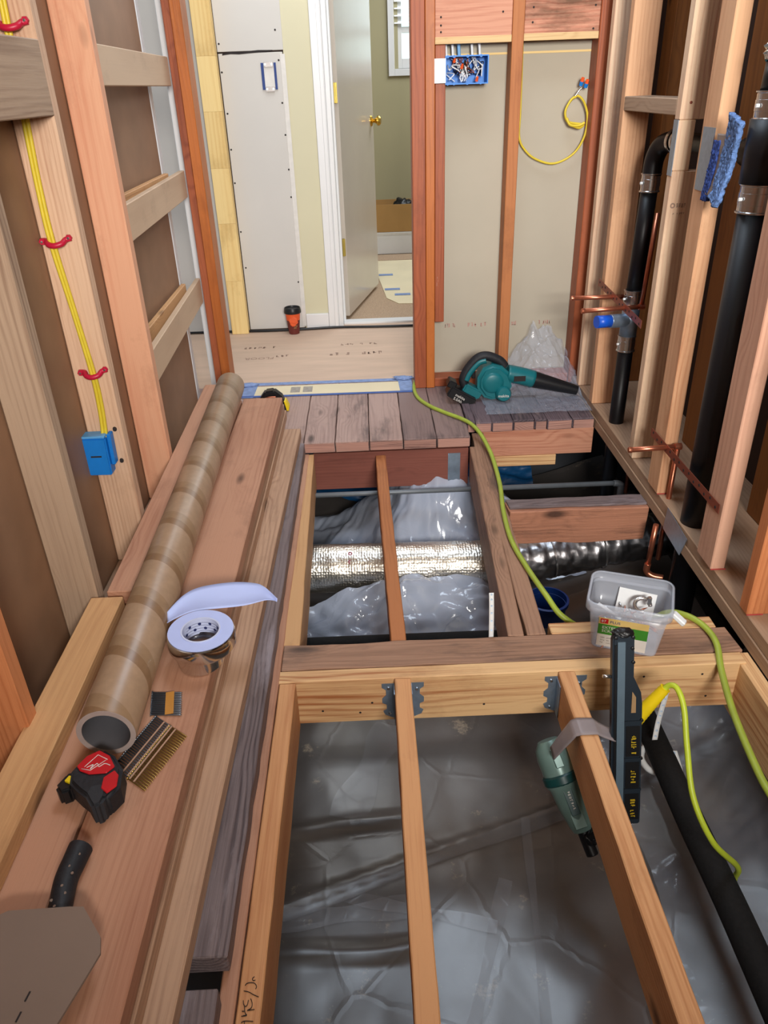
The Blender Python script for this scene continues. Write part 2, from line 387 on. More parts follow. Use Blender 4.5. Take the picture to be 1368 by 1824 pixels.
m_brassd = plain('dull_brass', (160, 140, 66), rough=0.4, metal=0.7, var=0.08)
m_carpet = plain('speckled_carpet', (178, 152, 126), rough=0.95, var=0.22, scale=160, bump=0.5)
m_papersheet = plain('paper_floor_cover', (226, 212, 178), rough=0.7, var=0.06, scale=3)
m_card = plain('grey_brown_cardboard', (126, 108, 96), rough=0.8, var=0.04, scale=8)
m_kraft = plain('kraft_cardboard', (176, 136, 82), rough=0.8, var=0.04, scale=8)
m_tapeblue = plain('blue_masking_tape', (124, 146, 190), rough=0.6, var=0.16, scale=40)
m_ink = plain('dark_ink', (40, 34, 34), rough=0.8)
m_faint = plain('faint_stamp_ink', (160, 132, 116), rough=0.8)
m_faint2 = plain('grey_print', (160, 152, 142), rough=0.8, var=0.15, scale=60)
m_faintred = plain('faint_red_ink', (184, 140, 130), rough=0.8)
m_gunteal = plain('grey_green_gun_housing', (112, 140, 134), rough=0.35, metal=0.2, var=0.05, coat=0.2)
m_gundark = plain('dark_teal_housing', (22, 66, 66), rough=0.35)
m_magdark = plain('dark_slate_magazine', (34, 44, 54), rough=0.4, metal=0.2)
m_magside = plain('steel_blue_rail', (112, 134, 150), rough=0.35, metal=0.5)
m_label = plain('yellow_label_ink', (196, 166, 30), rough=0.5)
m_brightwhite = plain('window_daylight', (205, 225, 225), rough=0.5, emit=1.1)
m_blind = plain('white_blind', (236, 240, 244), rough=0.5, emit=0.25)
m_liner_sky = plain('tape_liner_sky_tint', (182, 196, 244), rough=0.45, var=0.02)  # white release paper; the blue of the skylight is put into its colour
m_foil = plain('foil_tape', (214, 214, 214), rough=0.14, metal=1.0, var=0.05, scale=20, bump=0.25)
m_core = plain('tape_core_paper', (196, 204, 232), rough=0.7, var=0.03)
m_greenlab = plain('green_label', (58, 130, 40), rough=0.5)
m_tanlab = plain('tan_label', (206, 178, 110), rough=0.5)
m_whitelab = plain('pale_label', (216, 212, 206), rough=0.5)
m_dirt = plain('soil', (78, 68, 60), rough=0.95, var=0.25, scale=25, bump=0.5)
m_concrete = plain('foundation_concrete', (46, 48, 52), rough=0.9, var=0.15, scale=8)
m_tarp = plain('blue_tarp', (16, 66, 108), rough=0.35, var=0.1)
m_ragb = plain('blue_terry_cloth', (96, 128, 182), rough=0.95, var=0.3, scale=140, bump=0.8)
m_ragw = plain('grey_cloth_fold', (150, 136, 128), rough=0.9)
m_cuporange = plain('orange_cup_paper', (226, 92, 44), rough=0.5)
m_cupbrown = plain('maroon_cup_paper', (104, 40, 34), rough=0.5)
m_conduit = plain('grey_conduit', (112, 118, 124), rough=0.45, metal=0.3)

def film_material(name, col, alpha, rough=0.16, bump=0.5, scale=9.0, dirt=None):
    m, nt, p = newmat(name); N, L = nt.nodes, nt.links
    tc = N.new('ShaderNodeTexCoord')
    n1 = N.new('ShaderNodeTexNoise'); n1.inputs['Scale'].default_value = scale; n1.inputs['Detail'].default_value = 6; n1.inputs['Distortion'].default_value = 1.6
    L.new(tc.outputs['Object'], n1.inputs['Vector'])
    v = N.new('ShaderNodeTexVoronoi'); v.feature = 'DISTANCE_TO_EDGE'; v.inputs['Scale'].default_value = scale * 0.9
    ad = N.new('ShaderNodeVectorMath'); ad.operation = 'ADD'; L.new(tc.outputs['Object'], ad.inputs[0])
    ms = N.new('ShaderNodeVectorMath'); ms.operation = 'MULTIPLY'; L.new(n1.outputs['Color'], ms.inputs[0]); ms.inputs[1].default_value = (0.05, 0.05, 0.05)
    L.new(ms.outputs[0], ad.inputs[1]); L.new(ad.outputs[0], v.inputs['Vector'])
    mr = N.new('ShaderNodeMapRange'); L.new(v.outputs['Distance'], mr.inputs[0]); mr.inputs[1].default_value = 0; mr.inputs[2].default_value = 0.035
    mr.inputs[3].default_value = 1; mr.inputs[4].default_value = 0
    sm = N.new('ShaderNodeMath'); sm.operation = 'MULTIPLY_ADD'; L.new(mr.outputs[0], sm.inputs[0]); sm.inputs[1].default_value = 0.22; nz = N.new('ShaderNodeMath'); nz.operation = 'MULTIPLY'; nz.inputs[1].default_value = 0.45; L.new(n1.outputs[0], nz.inputs[0]); L.new(nz.outputs[0], sm.inputs[2])
    b = N.new('ShaderNodeBump'); b.inputs['Strength'].default_value = bump; b.inputs['Distance'].default_value = 0.008; L.new(sm.outputs[0], b.inputs['Height'])
    L.new(b.outputs[0], p.inputs['Normal'])
    mx = N.new('ShaderNodeMix'); mx.data_type = 'RGBA'; n2 = N.new('ShaderNodeTexNoise'); n2.inputs['Scale'].default_value = 3.5; n2.inputs['Detail'].default_value = 7
    n2.inputs['Roughness'].default_value = 0.62; L.new(tc.outputs['Object'], n2.inputs['Vector'])
    rr = N.new('ShaderNodeMapRange'); L.new(n2.outputs[0], rr.inputs[0]); rr.inputs[1].default_value = 0.3; rr.inputs[2].default_value = 0.72
    L.new(rr.outputs[0], mx.inputs[0]); mx.inputs[6].default_value = lin(col); mx.inputs[7].default_value = lin(dirt or col)
    out = mx.outputs[2]
    if dirt:
        n3 = N.new('ShaderNodeTexNoise'); n3.inputs['Scale'].default_value = 6; n3.inputs['Detail'].default_value = 12; n3.inputs['Roughness'].default_value = 0.78; L.new(tc.outputs['Object'], n3.inputs['Vector'])
        r3 = N.new('ShaderNodeMapRange'); L.new(n3.outputs[0], r3.inputs[0]); r3.inputs[1].default_value = 0.595; r3.inputs[2].default_value = 0.67; r3.inputs[4].default_value = 0.75
        m3 = N.new('ShaderNodeMix'); m3.data_type = 'RGBA'; L.new(r3.outputs[0], m3.inputs[0]); L.new(out, m3.inputs[6]); m3.inputs[7].default_value = lin((172, 156, 134)); out = m3.outputs[2]
    L.new(out, p.inputs['Base Color'])
    p.inputs['Roughness'].default_value = rough; p.inputs['Alpha'].default_value = alpha; p.inputs['Specular IOR Level'].default_value = 0.8
    return m
m_vapor = film_material('ground_film', (98, 92, 88), 1.0, rough=0.30, bump=0.16, scale=4.2, dirt=(72, 67, 64))
m_film = film_material('clear_film', (206, 216, 236), 0.62, rough=0.13, bump=0.35, scale=7)
m_film3 = film_material('film_fold', (170, 172, 180), 0.16, rough=0.2, bump=0.2, scale=10)
m_bag = film_material('bag_film', (200, 212, 232), 0.30, rough=0.06, bump=1.0, scale=16)
m_film2 = film_material('thin_clear_film', (176, 184, 200), 0.20, rough=0.12, bump=0.5, scale=10)
def duct_material(name, tint, sc):
    m, nt, p = newmat(name); N, L = nt.nodes, nt.links
    tc = N.new('ShaderNodeTexCoord'); mp = N.new('ShaderNodeMapping'); mp.inputs['Scale'].default_value = (1.0, 0.8, 1.0); L.new(tc.outputs['Object'], mp.inputs[0])
    v = N.new('ShaderNodeTexVoronoi'); v.inputs['Scale'].default_value = sc; L.new(mp.outputs[0], v.inputs['Vector']); v.inputs['Randomness'].default_value = 0.45
    n = N.new('ShaderNodeTexNoise'); n.inputs['Scale'].default_value = 14; n.inputs['Detail'].default_value = 5; L.new(tc.outputs['Object'], n.inputs['Vector'])
    a = N.new('ShaderNodeMath'); a.operation = 'MULTIPLY_ADD'; L.new(n.outputs[0], a.inputs[0]); a.inputs[1].default_value = 1.2; L.new(v.outputs['Distance'], a.inputs[2])
    b = N.new('ShaderNodeBump'); b.inputs['Strength'].default_value = 0.32; b.inputs['Distance'].default_value = 0.005; L.new(a.outputs[0], b.inputs['Height']); L.new(b.outputs[0], p.inputs['Normal'])
    p.inputs['Base Color'].default_value = lin(tint); p.inputs['Metallic'].default_value = 1.0; p.inputs['Roughness'].default_value = 0.34
    return m
m_duct = duct_material('foil_bubble_wrap', (228, 222, 210), 110)
m_duct2 = duct_material('crinkled_foil', (150, 148, 150), 28)

# ================================================================== CRAWL SPACE
def ground_h(x, y):
    h = -0.505 + 0.012 * noise.noise(V((x * 2.4, y * 2.4, 0)))
    h += 0.0035 * ridged((x, y, 0), 3.0, 2.0)
    # long folded seam crossing the film
    d = (y - 1.232) - (x - 0.004) * 0.33
    h += 0.012 * math.exp(-(d / 0.012) ** 2)
    for yy, s in ((1.35, 0.014), (1.02, 0.012)):
        d2 = y - yy - 0.05 * noise.noise(V((x * 3, yy, 0)))
        if x < 0.05: h += s * math.exp(-(d2 / 0.014) ** 2)
    if x > 0.62: h += min(0.22, (x - 0.62) * 0.45) * (0.6 + 0.12 * noise.noise(V((x * 3, y * 3, 2))))
    h += 0.010 * crumple(x, y, 21, 1.6, 7)
    return h
gr = struct('ground')
bx('soil', -1.3, 1.6, -0.9, 3.4, -0.70, -0.60, m_dirt, gr, bev=0)
vb = sheet('vapor_barrier', 150, 220, lambda u, v: V((-1.1 + 2.2 * u, -0.6 + 3.9 * v, ground_h(-1.1 + 2.2 * u, -0.6 + 3.9 * v))), m_vapor)
tag(vb, 'dusty grey plastic vapor barrier spread over the crawl space ground under the joists', 'plastic sheet')
def foldstrip(a, b, w, lift=0.004):
    a, b = V(a), V(b); d = (b - a); n_ = V((-d.y, d.x)).normalized()
    def f(u, v):
        p = a + d * u + n_ * (v - .5) * w * (1 + .25 * math.sin(u * 9)); return V((p.x, p.y, ground_h(p.x, p.y) + lift + .002 * v))
    sheet('film_fold', 40, 4, f, m_film3, vb)
foldstrip((-0.30, 1.105), (0.50, 1.380), 0.030); foldstrip((-0.30, 1.100), (0.05, 1.125), 0.05); foldstrip((-0.12, 1.16), (0.24, 1.06), 0.028)
foldstrip((0.10, 0.70), (0.28, 1.18), 0.03); foldstrip((-0.12, 1.38), (0.02, 1.72), 0.09); foldstrip((0.30, 0.75), (0.36, 1.35), 0.02)
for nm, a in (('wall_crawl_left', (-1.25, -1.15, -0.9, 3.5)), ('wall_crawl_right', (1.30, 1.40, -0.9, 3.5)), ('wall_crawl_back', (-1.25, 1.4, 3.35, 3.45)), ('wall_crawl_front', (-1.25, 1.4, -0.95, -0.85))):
    w = bx(nm, a[0], a[1], a[2], a[3], -0.70, -0.02, m_concrete, None, bev=0); w['kind'] = 'structure'  # unseen walls round the crawl space, added to block light

# ================================================================== FLOOR FRAMING
fl = struct('floor')
JD = -0.122
bx('joist', 0.025, 0.064, -0.8, 1.368, JD, 0, w_joist, fl, rag=0.0012)
bx('joist', 0.413, 0.452, -0.8, 1.368, JD, 0, w_joist_r, fl, rag=0.0012)
bx('joist', -0.245, -0.207, -0.8, 1.368, -0.135, 0, w_joist, fl, rag=0.0012)
bx('joist', -0.274, -0.247, -0.8, 2.64, -0.135, 0.002, w_pile, fl, rag=0.0012)
bx('joist', 0.846, 0.883, -0.8, 1.412, -0.160, -0.004, w_header, fl)
hdr = bx('header_beam', -0.262, 0.862, 1.370, 1.410, -0.134, 0.0, w_header, fl)
bx('old_beam', -0.246, 0.868, 1.412, 1.505, -0.14, 0.001, w_oldbeam, fl, rag=0.004)
bx('ledger', 0.428, 0.845, 1.508, 1.552, -0.11, 0.0, w_header, fl)
board('edge_joist', (-0.2325, 1.508, -0.07), (-0.2560, 2.640, -0.07), 0.052, 0.14, w_2x4, fl, rag=0.0015)
board('old_joist', (0.042, 1.507, -0.061), (0.023, 2.645, -0.075), 0.038, 0.115, w_cstud, fl, rag=0.002)
board('double_joist', (0.338, 1.508, -0.07), (0.386, 2.650, -0.07), 0.040, 0.14, w_oldbeam, fl, rag=0.002)
board('double_joist', (0.390, 1.508, -0.068), (0.412, 2.780, -0.068), 0.048, 0.135, w_oldbeam, fl, rag=0.003)
bx('far_header', -0.234, 0.362, 2.648, 2.688, -0.158, -0.004, w_darkred, fl)
pk = bx('rim_block', 0.425, 0.882, 2.790, 2.828, -0.112, -0.001, w_fascia, fl)
bx('rim_strip', 0.425, 0.738, 2.786, 2.826, -0.158, -0.113, w_header, fl)
bx('rough_beam', 0.428, 0.882, 2.132, 2.205, -0.125, 0.0, w_roughbeam, fl, rag=0.006)
board('beam_crust', (0.430, 2.176, 0.0035), (0.880, 2.176, 0.0035), 0.060, 0.008, w_darkold, fl, rag=0.005)
# galvanised face hangers on the header and the corner plate of the far header
def hanger(x, side, parent, w=0.030):
    pts = [(0, 0), (w, 0), (w, -0.012), (w * 0.68, -0.020), (w * 0.68, -0.036), (w, -0.046), (w, -0.060), (w * 0.66, -0.066), (w * 0.66, -0.080), (w * 0.95, -0.086), (w * 0.8, -0.098), (0, -0.110)]
    M = frame((x, 1.3698, -0.016), (side, 0, 0), (0, -side * 1.0, 0) if False else (0, -1, 0))
    M = Matrix.Translation((x, 1.3698, -0.016)) @ Matrix(((side, 0, 0, 0), (0, 0, -1, 0), (0, 1, 0, 0), (0, 0, 0, 1)))
    o = prism('joist_hanger', pts, 0.0016, M, m_metal, parent)
    return o
for x, s in ((0.0245, -1), (0.0645, 1), (0.4125, -1), (0.4525, 1)):
    hanger(x, s, hdr)
for x, s in ((0.0235, 1), (0.0645, 1), (0.4115, 1), (0.4525, 1)):
    bx('hanger_strap', x - 0.0008 * (x < 0.05 or 0.4 < x < 0.42), x + 0.0010, 1.335, 1.3685, -0.118, -0.02, m_metal, hdr, bev=0)
for i, (x, z) in enumerate(((0.010, -0.030), (0.078, -0.035), (0.398, -0.028), (0.4, -0.112), (0.012, -0.108), (0.466, -0.04), (0.535, -0.020))):
    lathe('nail', [(0, 0.003), (0.004, 0.002), (0.004, -0.001)], (x, 1.3675, z), m_steel, hdr, seg=10, axis=(0, -1, 0))
for i, (x, z) in enumerate(((-0.15, -0.095), (-0.06, -0.105), (0.24, -0.095), (0.62, -0.03), (0.78, -0.1), (0.76, -0.03), (-0.03, -0.075))):
    lathe('nail_hole', [(0, 0.0006), (0.003, 0.0004), (0.003, -0.001)], (x, 1.3700, z), m_ink, hdr, seg=8, axis=(0, -1, 0))
bx('corner_plate', 0.283, 0.330, 2.6455, 2.6478, -0.156, -0.022, m_metal, fl, bev=0)
# decking (freshly cut front ends are paler than the worn faces)
w_cut = wood('wood_cut_end', (184, 140, 126), (120, 86, 80), grain=1.2, freq=0.006, stain=(80, 60, 58), stain_amt=0.2)
xs = [-0.795, -0.664, -0.533, -0.402, -0.266, -0.147, -0.017, 0.112, 0.240, 0.368]
for i, (a, b) in enumerate(zip(xs, xs[1:])):
    bx('deck_plank', a + 0.0015, b - 0.0015, 2.648 + random.uniform(-.004, .004), 3.30, 0.002 + random.uniform(0, .001), 0.045, w_deck_l if i < 7 else w_deck, fl, g='y', rag=0.0018)
    if i > 3: bx('cut_end', a + 0.004, b - 0.004, 2.6425, 2.6440, 0.006, 0.040, w_cut, fl, bev=0)
xs2 = [0.371, 0.405, 0.470, 0.555, 0.640, 0.690, 0.790, 0.878]
for i, (a, b) in enumerate(zip(xs2, xs2[1:])):
    bx('deck_plank', a + 0.001, b - 0.0015, 2.782 + random.uniform(-.007, .007), 3.30, 0.002 + random.uniform(0, .002), 0.045 + random.uniform(-.002, .001), w_deck_d, fl, g='y', rag=0.003)
    bx('cut_end', a + 0.004, b - 0.005, 2.7735, 2.7750, 0.006, 0.040, w_cut, fl, bev=0)
for (a, b) in ((-0.402, -0.262),):
    bx('deck_plank', a + 0.002, b, 0.700, 2.646, 0.003, 0.045, w_darkold, fl, g='y', rag=0.003)
    bx('deck_plank', a - 0.008, b - 0.006, -0.7, 0.652, 0.003, 0.045, w_darkold, fl, g='y', rag=0.003)
for (a, b) in ((-0.546, -0.412), (-0.690, -0.548), (-0.76, -0.692)):
    bx('deck_plank', a, b - 0.002, -0.7, 2.646, 0.003, 0.045, w_darkold, fl, g='y', rag=0.002)
bx('joist', -0.42, -0.382, -0.8, 2.64, -0.135, 0.001, w_oldbeam, fl)
bx('joist', -0.70, -0.66, -0.8, 2.64, -0.135, 0.001, w_oldbeam, fl)
# hallway plywood
py = bx('plywood_sheet', -1.5, 0.70, 3.302, 4.36, 0.010, 0.045, m_plywood, fl, bev=0.001)
py2 = bx('plywood_sheet', 0.702, 1.8, 3.302, 4.36, 0.010, 0.045, m_plywood, fl, bev=0.001)
fl_j = bx('hall_joist', -1.5, 1.8, 3.5, 3.55, -0.15, 0.009, w_oldbeam, fl)
# mirrored factory stamps seen upside down on the sheet
text('floor_stamp', 'FLOOR', 0.046, (-0.48, 3.72, 0.0455), (-1, 0, 0), (0, 0, 1), m_faint, py, ext=0.0001)
marks('floor_stamp', (-0.44, 3.90, 0.0456), (-1, 0, 0), (0, 0, 1), 0.22, 0.030, m_faint, 9, py, 2)
marks('floor_stamp', (-0.41, 3.75, 0.0456), (-1, 0, 0), (0, 0, 1), 0.07, 0.034, m_faint, 3, py, 3)
marks('floor_stamp', (0.06, 3.75, 0.0456), (-1, 0, 0), (0, 0, 1), 0.30, 0.040, m_faint, 11, py, 4)
marks('floor_stamp', (0.04, 3.90, 0.0456), (-1, 0, 0), (0, 0, 1), 0.20, 0.028, m_faint, 8, py, 5)
STROKES = [[(-0.223, 0.692), (-0.226, 0.689), (-0.224, 0.686), (-0.221, 0.687)] , [(-0.236, 0.679), (-0.234, 0.682), (-0.229, 0.683), (-0.222, 0.682), (-0.218, 0.677), (-0.219, 0.673)] , [(-0.237, 0.671), (-0.229, 0.669), (-0.222, 0.665), (-0.213, 0.661)] , [(-0.236, 0.657), (-0.235, 0.652), (-0.232, 0.648), (-0.229, 0.65), (-0.228, 0.657)] , [(-0.225, 0.659), (-0.222, 0.653), (-0.222, 0.646), (-0.228, 0.642)] , [(-0.228, 0.642), (-0.217, 0.643)] , [(-0.233, 0.648), (-0.231, 0.639), (-0.228, 0.635), (-0.236, 0.634)] , [(-0.236, 0.641), (-0.232, 0.641)] , [(-0.228, 0.635), (-0.233, 0.635)] , [(-0.235, 0.625), (-0.23, 0.627), (-0.217, 0.626)] , [(-0.23, 0.627), (-0.23, 0.623)] ]
for st_ in STROKES:
    tube('pencil_mark', [(x, y, 0.0008) for x, y in st_], 0.0006, m_ink, fl, seg=5, n=4)

# ================================================================== NEAR END OF THE ROOM (unseen behind the viewpoint, added to shade the foreground)
wf = struct('wall_front_shade')  # unseen, added; its opening is shaped to shade the near left
for a in ((-0.78, 0.04, 0.0, 2.44), (0.98, 1.25, 0.0, 2.44), (0.04, 0.98, 0.0, 1.27), (0.04, 0.98, 2.30, 2.44)):
    bx('wall_board', a[0], a[1], -0.93, -0.83, a[2], a[3], m_tanpanel, wf, bev=0)
ce = struct('ceiling_shade')  # unseen boards overhead, added to keep ambient light off the foreground
for a in ((-0.78, 1.25, -0.93, 1.75), (-0.78, 1.25, 3.0, 3.25), (-0.78, -0.30, 1.75, 3.0), (0.80, 1.25, 1.75, 3.0)):
    bx('ceiling_shade_board', a[0], a[1], a[2], a[3], 2.445, 2.47, m_tanpanel, ce, bev=0)
# ================================================================== LEFT WALL
wl = struct('wall_left')
XL = -0.638; HT = 2.44
bx('bottom_plate', -0.727, XL, -0.8, 3.05, 0.046, 0.084, w_plate, wl)
bx('top_plate', -0.727, XL, -0.8, 3.05, HT - 0.038, HT, w_plate, wl)
for y, m in ((0.63, w_orange), (1.016, w_orange), (1.423, w_stud0), (1.806, w_stud1), (2.170, w_pink)):
    bx('stud', -0.727, XL, y, y + 0.038, 0.085, HT - 0.039, m, wl)
for a, b in ((-0.8, 1.2), (1.203, 2.42), (2.424, 3.03)):
    bx('sheathing_panel', -0.742, -0.729, a, b, 0.046, HT, w_brownpanel, wl, bev=0)
def bl(z0, z1, **k): board('blocking', (-0.652, 2.210, (z0 + z1) / 2), (-0.690, 3.186, (z0 + z1) / 2), z1 - z0, 0.020, w_ply, wl, up=(1, 0.04, 0), **k)
for z0, z1 in ((1.238, 1.330), (0.862, 0.958), (0.458, 0.556)): bl(z0, z1)
for z0, z1 in ((0.868, 0.964), (0.470, 0.572)):
    board('blocking', (-0.700, 2.210, (z0 + z1) / 2), (-0.712, 3.02, (z0 + z1) / 2), z1 - z0, 0.018, w_2x4, wl, up=(1, 0, 0))
bx('blocking', -0.676, -0.636, 1.462, 1.805, 1.184, 1.320, w_stud0, wl, g='y')
bx('wall_end_trim', -0.765, -0.738, 3.08, 3.12, 0.046, HT, m_casing, wl, bev=0.002)
# far wall of the neighbouring hall seen through the gap belongs to wall_hall below

# ================================================================== BACK WALL (framing)
wb = struct('wall_back')
bx('stud', -0.677, -0.648, 3.190, 3.290, 0.046, HT, w_redpost, wb)
bx('stud', -0.647, -0.609, 3.180, 3.292, 0.046, HT, w_orapost, wb)
bx('jamb_board', -0.722, -0.700, 3.30, 3.33, 0.046, HT, m_casing, wb)
bx('stud', 0.192, 0.242, 3.188, 3.292, 0.046, HT, w_redpost, wb)
bx('stud', 0.243, 0.278, 3.186, 3.280, 0.046, HT, w_orapost, wb)
bx('stud', 0.280, 0.318, 3.200, 3.280, 0.333, 1.337, w_redpost, wb)
bx('stud', 0.555, 0.597, 3.188, 3.280, 0.085, HT, w_cstud, wb)
bx('stud', 0.868, 0.908, 3.188, 3.280, 0.046, HT, w_redpost, wb)
bx('bottom_plate', 0.279, 0.867, 3.200, 3.280, 0.046, 0.084, w_redpost, wb)
bx('header_block', 0.279, 0.5545, 3.196, 3.234, 1.338, 1.52, w_fascia, wb)
w_fasc2 = wood('wood_stained_blocking', (208, 150, 122), (168, 98, 74), grain=1.0, freq=0.014, stain=(70, 50, 26), stain_amt=0.45)
bx('header_block', 0.5975, 0.8675, 3.196, 3.234, 1.339, 1.52, w_fasc2, wb)
w_sap = wood('wood_sapwood', (216, 184, 134), (184, 140, 96), grain=1.0)
bx('header_strip', 0.279, 0.5545, 3.195, 3.233, 1.338, 1.36, w_sap, wb, bev=0.001)
bx('header_strip', 0.5975, 0.8675, 3.195, 3.233, 1.339, 1.362, w_sap, wb, bev=0.001)
for x, z in ((0.30, 1.375), (0.30, 1.395), (0.30, 1.42), (0.52, 1.43), (0.627, 1.395), (0.628, 1.44), (0.846, 1.37), (0.848, 1.44)):
    lathe('nail', [(0, 0.0015), (0.0035, 0.001), (0.0035, -0.001)], (x, 3.1955, z), m_ink, wb, seg=8, axis=(0, -1, 0))
bx('drywall_panel', 0.243, 1.26, 3.284, 3.297, 0.085, 1.304, m_tanpanel, wb, bev=0.001)
bx('drywall_panel', 0.243, 1.26, 3.284, 3.297, 1.308, HT, m_tanpanel, wb, bev=0.001)
bx('panel_edge', 0.278, 0.868, 3.281, 3.285, 1.302, 1.309, w_yellow, wb, bev=0)
for k, (x, w_) in enumerate(((0.33, 0.05), (0.43, 0.085), (0.62, 0.075), (0.74, 0.055))):
    marks('panel_print', (x, 3.2836, 0.284), (1, 0, 0), (0, -1, 0), w_, 0.018, m_faintred, 6, wb, 11 + k)

# ================================================================== RIGHT WALL
wr = struct('wall_right')
bx('bottom_plate', 0.881, 1.24, -0.8, 3.186, 0.000, 0.037, w_plate, wr)
bx('bottom_plate', 0.884, 1.24, -0.8, 3.186, 0.0375, 0.075, w_plate, wr)
bx('top_plate', 0.884, 1.24, -0.8, 3.186, HT - 0.038, HT, w_plate, wr)
bx('stud', 0.880, 0.969, 3.062, 3.100, 0.076, HT - 0.04, w_pale, wr)
bx('stud', 0.880, 0.969, 2.850, 2.889, 0.076, HT - 0.04, w_right, wr)
bx('stud', 0.880, 0.969, 2.335, 2.373, 0.076, 0.978, w_pale, wr)
bx('stud', 0.880, 0.969, 2.335, 2.373, 1.108, HT - 0.04, w_pale, wr)
bx('stud', 0.880, 0.927, 2.335, 2.373, 0.9785, 1.1075, w_pale, wr)
bx('stud', 0.877, 0.917, 2.075, 2.163, 0.076, HT - 0.04, w_right, wr)
bx('stud', 0.873, 0.911, 1.650, 1.742, 0.076, HT - 0.04, w_mauve, wr)
bx('stud', 0.880, 0.969, 1.452, 1.492, 0.076, HT - 0.04, w_orange, wr)
bx('stud', 0.880, 0.969, 0.95, 0.99, 0.076, HT - 0.04, w_right, wr)
for a in (3.15, 2.42, 1.90, 1.45, 0.9):
    bx('rear_stud', 1.10, 1.19, a - 0.06, a + 0.045, 0.076, HT - 0.04, w_inner, wr)
bx('blocking', 0.880, 0.969, 2.374, 2.8495, 1.118, 1.160, w_stud0, wr)
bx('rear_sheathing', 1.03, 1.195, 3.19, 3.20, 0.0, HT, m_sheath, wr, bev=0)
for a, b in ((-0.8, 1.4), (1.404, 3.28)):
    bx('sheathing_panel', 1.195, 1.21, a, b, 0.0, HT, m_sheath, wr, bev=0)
bx('nail_plate', 0.8755, 0.877, 2.078, 2.150, 0.952, 1.100, m_metal, wr, bev=0)
bx('nail_plate', 0.8785, 0.880, 2.338, 2.372, 0.965, 1.108, m_metal, wr, bev=0)
M = Matrix(((0, 0, 1, 0.8795), (1, 0, 0, 0), (0, 1, 0, 0), (0, 0, 0, 1)))
prism('nail_plate', [(1.995, 0.0), (1.855, -0.010), (1.825, 0.062), (1.985, 0.078)], 0.0015, M, m_metal, wr)
lathe('nail_head', [(0, 0.002), (0.004, 0.0015), (0.004, 0)], (0.905, 2.335, 1.150), m_strapcu, wr, seg=10, axis=(0, -1, 0))
m_chalk = plain('red_chalk', (178, 70, 66), rough=.9, var=.15, scale=90)
for (x0, y) in ((0.877, 2.074), (0.873, 1.649), (0.880, 1.451)):
    bx('red_chalk_line', x0, x0 + 0.04, y - 0.001, y, 0.076, 0.0795, m_chalk, wr, bev=0)

marks('lumber_stamp', (0.905, 2.3343, 0.880), (1, 0, 0), (0, -1, 0), 0.030, 0.012, m_faint, 4, wr, 51)
marks('lumber_stamp', (0.890, 2.3343, 0.862), (1, 0, 0), (0, -1, 0), 0.045, 0.005, m_faint, 7, wr, 52)
lathe('lumber_stamp', [(0.0035, 0.0004), (0.0075, 0.0004), (0.0075, -.001), (0.0035, -.001)], (0.895, 2.3347, 0.886), m_faint, wr, seg=16, axis=(0, -1, 0), closed=True)
# ================================================================== HALL
wh = struct('wall_hall')
bx('wall_board', -1.6, -0.762, 4.222, 4.30, 0.046, HT, m_drywall, wh, bev=0)
bx('drywall_panel', -0.660, -0.356, 4.212, 4.225, 0.052, 1.369, m_drywall, wh, bev=0.002)
bx('drywall_panel', -0.662, -0.350, 4.212, 4.225, 1.376, HT, m_drywall, wh, bev=0.002)
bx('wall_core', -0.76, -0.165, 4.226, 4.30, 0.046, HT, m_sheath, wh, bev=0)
bx('painted_panel', -0.352, -0.165, 4.216, 4.2255, 0.046, HT, m_cream, wh, bev=0.001)
bx('joint_compound', -0.368, -0.345, 4.209, 4.2125, 0.06, 1.36, m_whitelab, wh, bev=0.001)
jb = [0.046, 0.33, 0.62, 0.88, 1.13, 1.36, 1.62, 2.0, HT]
for a, b in zip(jb, jb[1:]):
    bx('finger_jointed_block', -0.752, -0.6625, 4.150, 4.205, a + 0.0004, b, w_yellow, wh, g='z', bev=0.0006)
bx('wall_board', 0.62, 1.8, 4.22, 4.30, 0.046, HT, m_cream, wh, bev=0)
bx('wall_board', -0.165, 0.62, 4.22, 4.30, 2.07, HT, m_cream, wh, bev=0)
for x, z in [(-0.65, 1.409), (-0.381, 1.457), (-0.651, 1.293), (-0.376, 1.335), (-0.647, 1.118), (-0.376, 1.156), (-0.650, 0.959), (-0.374, 1.016), (-0.651, 0.805), (-0.372, 0.859), (-0.650, 0.569), (-0.372, 0.729), (-0.646, 0.386), (-0.372, 0.301)]:
    lathe('drywall_screw', [(0, 0.001), (0.0045, 0.0006), (0.0045, -0.0004)], (x, 4.2117, z), m_ink, wh, seg=10, axis=(0, -1, 0))
M = Matrix(((1, 0, 0, 0), (0, 0, -1, 4.2118), (0, 1, 0, 0), (0, 0, 0, 1)))
prism('drywall_gap', [(-0.64, 1.362), (-0.60, 1.366), (-0.56, 1.364), (-0.47, 1.369), (-0.41, 1.373), (-0.40, 1.377), (-0.47, 1.379), (-0.54, 1.373), (-0.60, 1.375), (-0.64, 1.368)], 0.0008, M, m_ink, wh)
bb = bx('baseboard_hall', -0.344, -0.220, 4.196, 4.2155, 0.046, 0.128, m_casing, None); bb['kind'] = 'structure'
tr = struct('trim_1')
bx('casing', -0.219, -0.164, 4.197, 4.219, 0.046, 2.12, m_casing, tr)
bx('casing_bead', -0.186, -0.168, 4.190, 4.197, 0.046, 2.12, m_casing, tr)
bx('casing', -0.219, 0.69, 4.197, 4.219, 2.06, 2.12, m_casing, tr)
bx('casing', 0.62, 0.68, 4.197, 4.219, 0.046, 2.059, m_casing, tr)
bx('door_jamb', -0.164, -0.140, 4.215, 4.40, 0.046, 2.07, m_casing, tr)
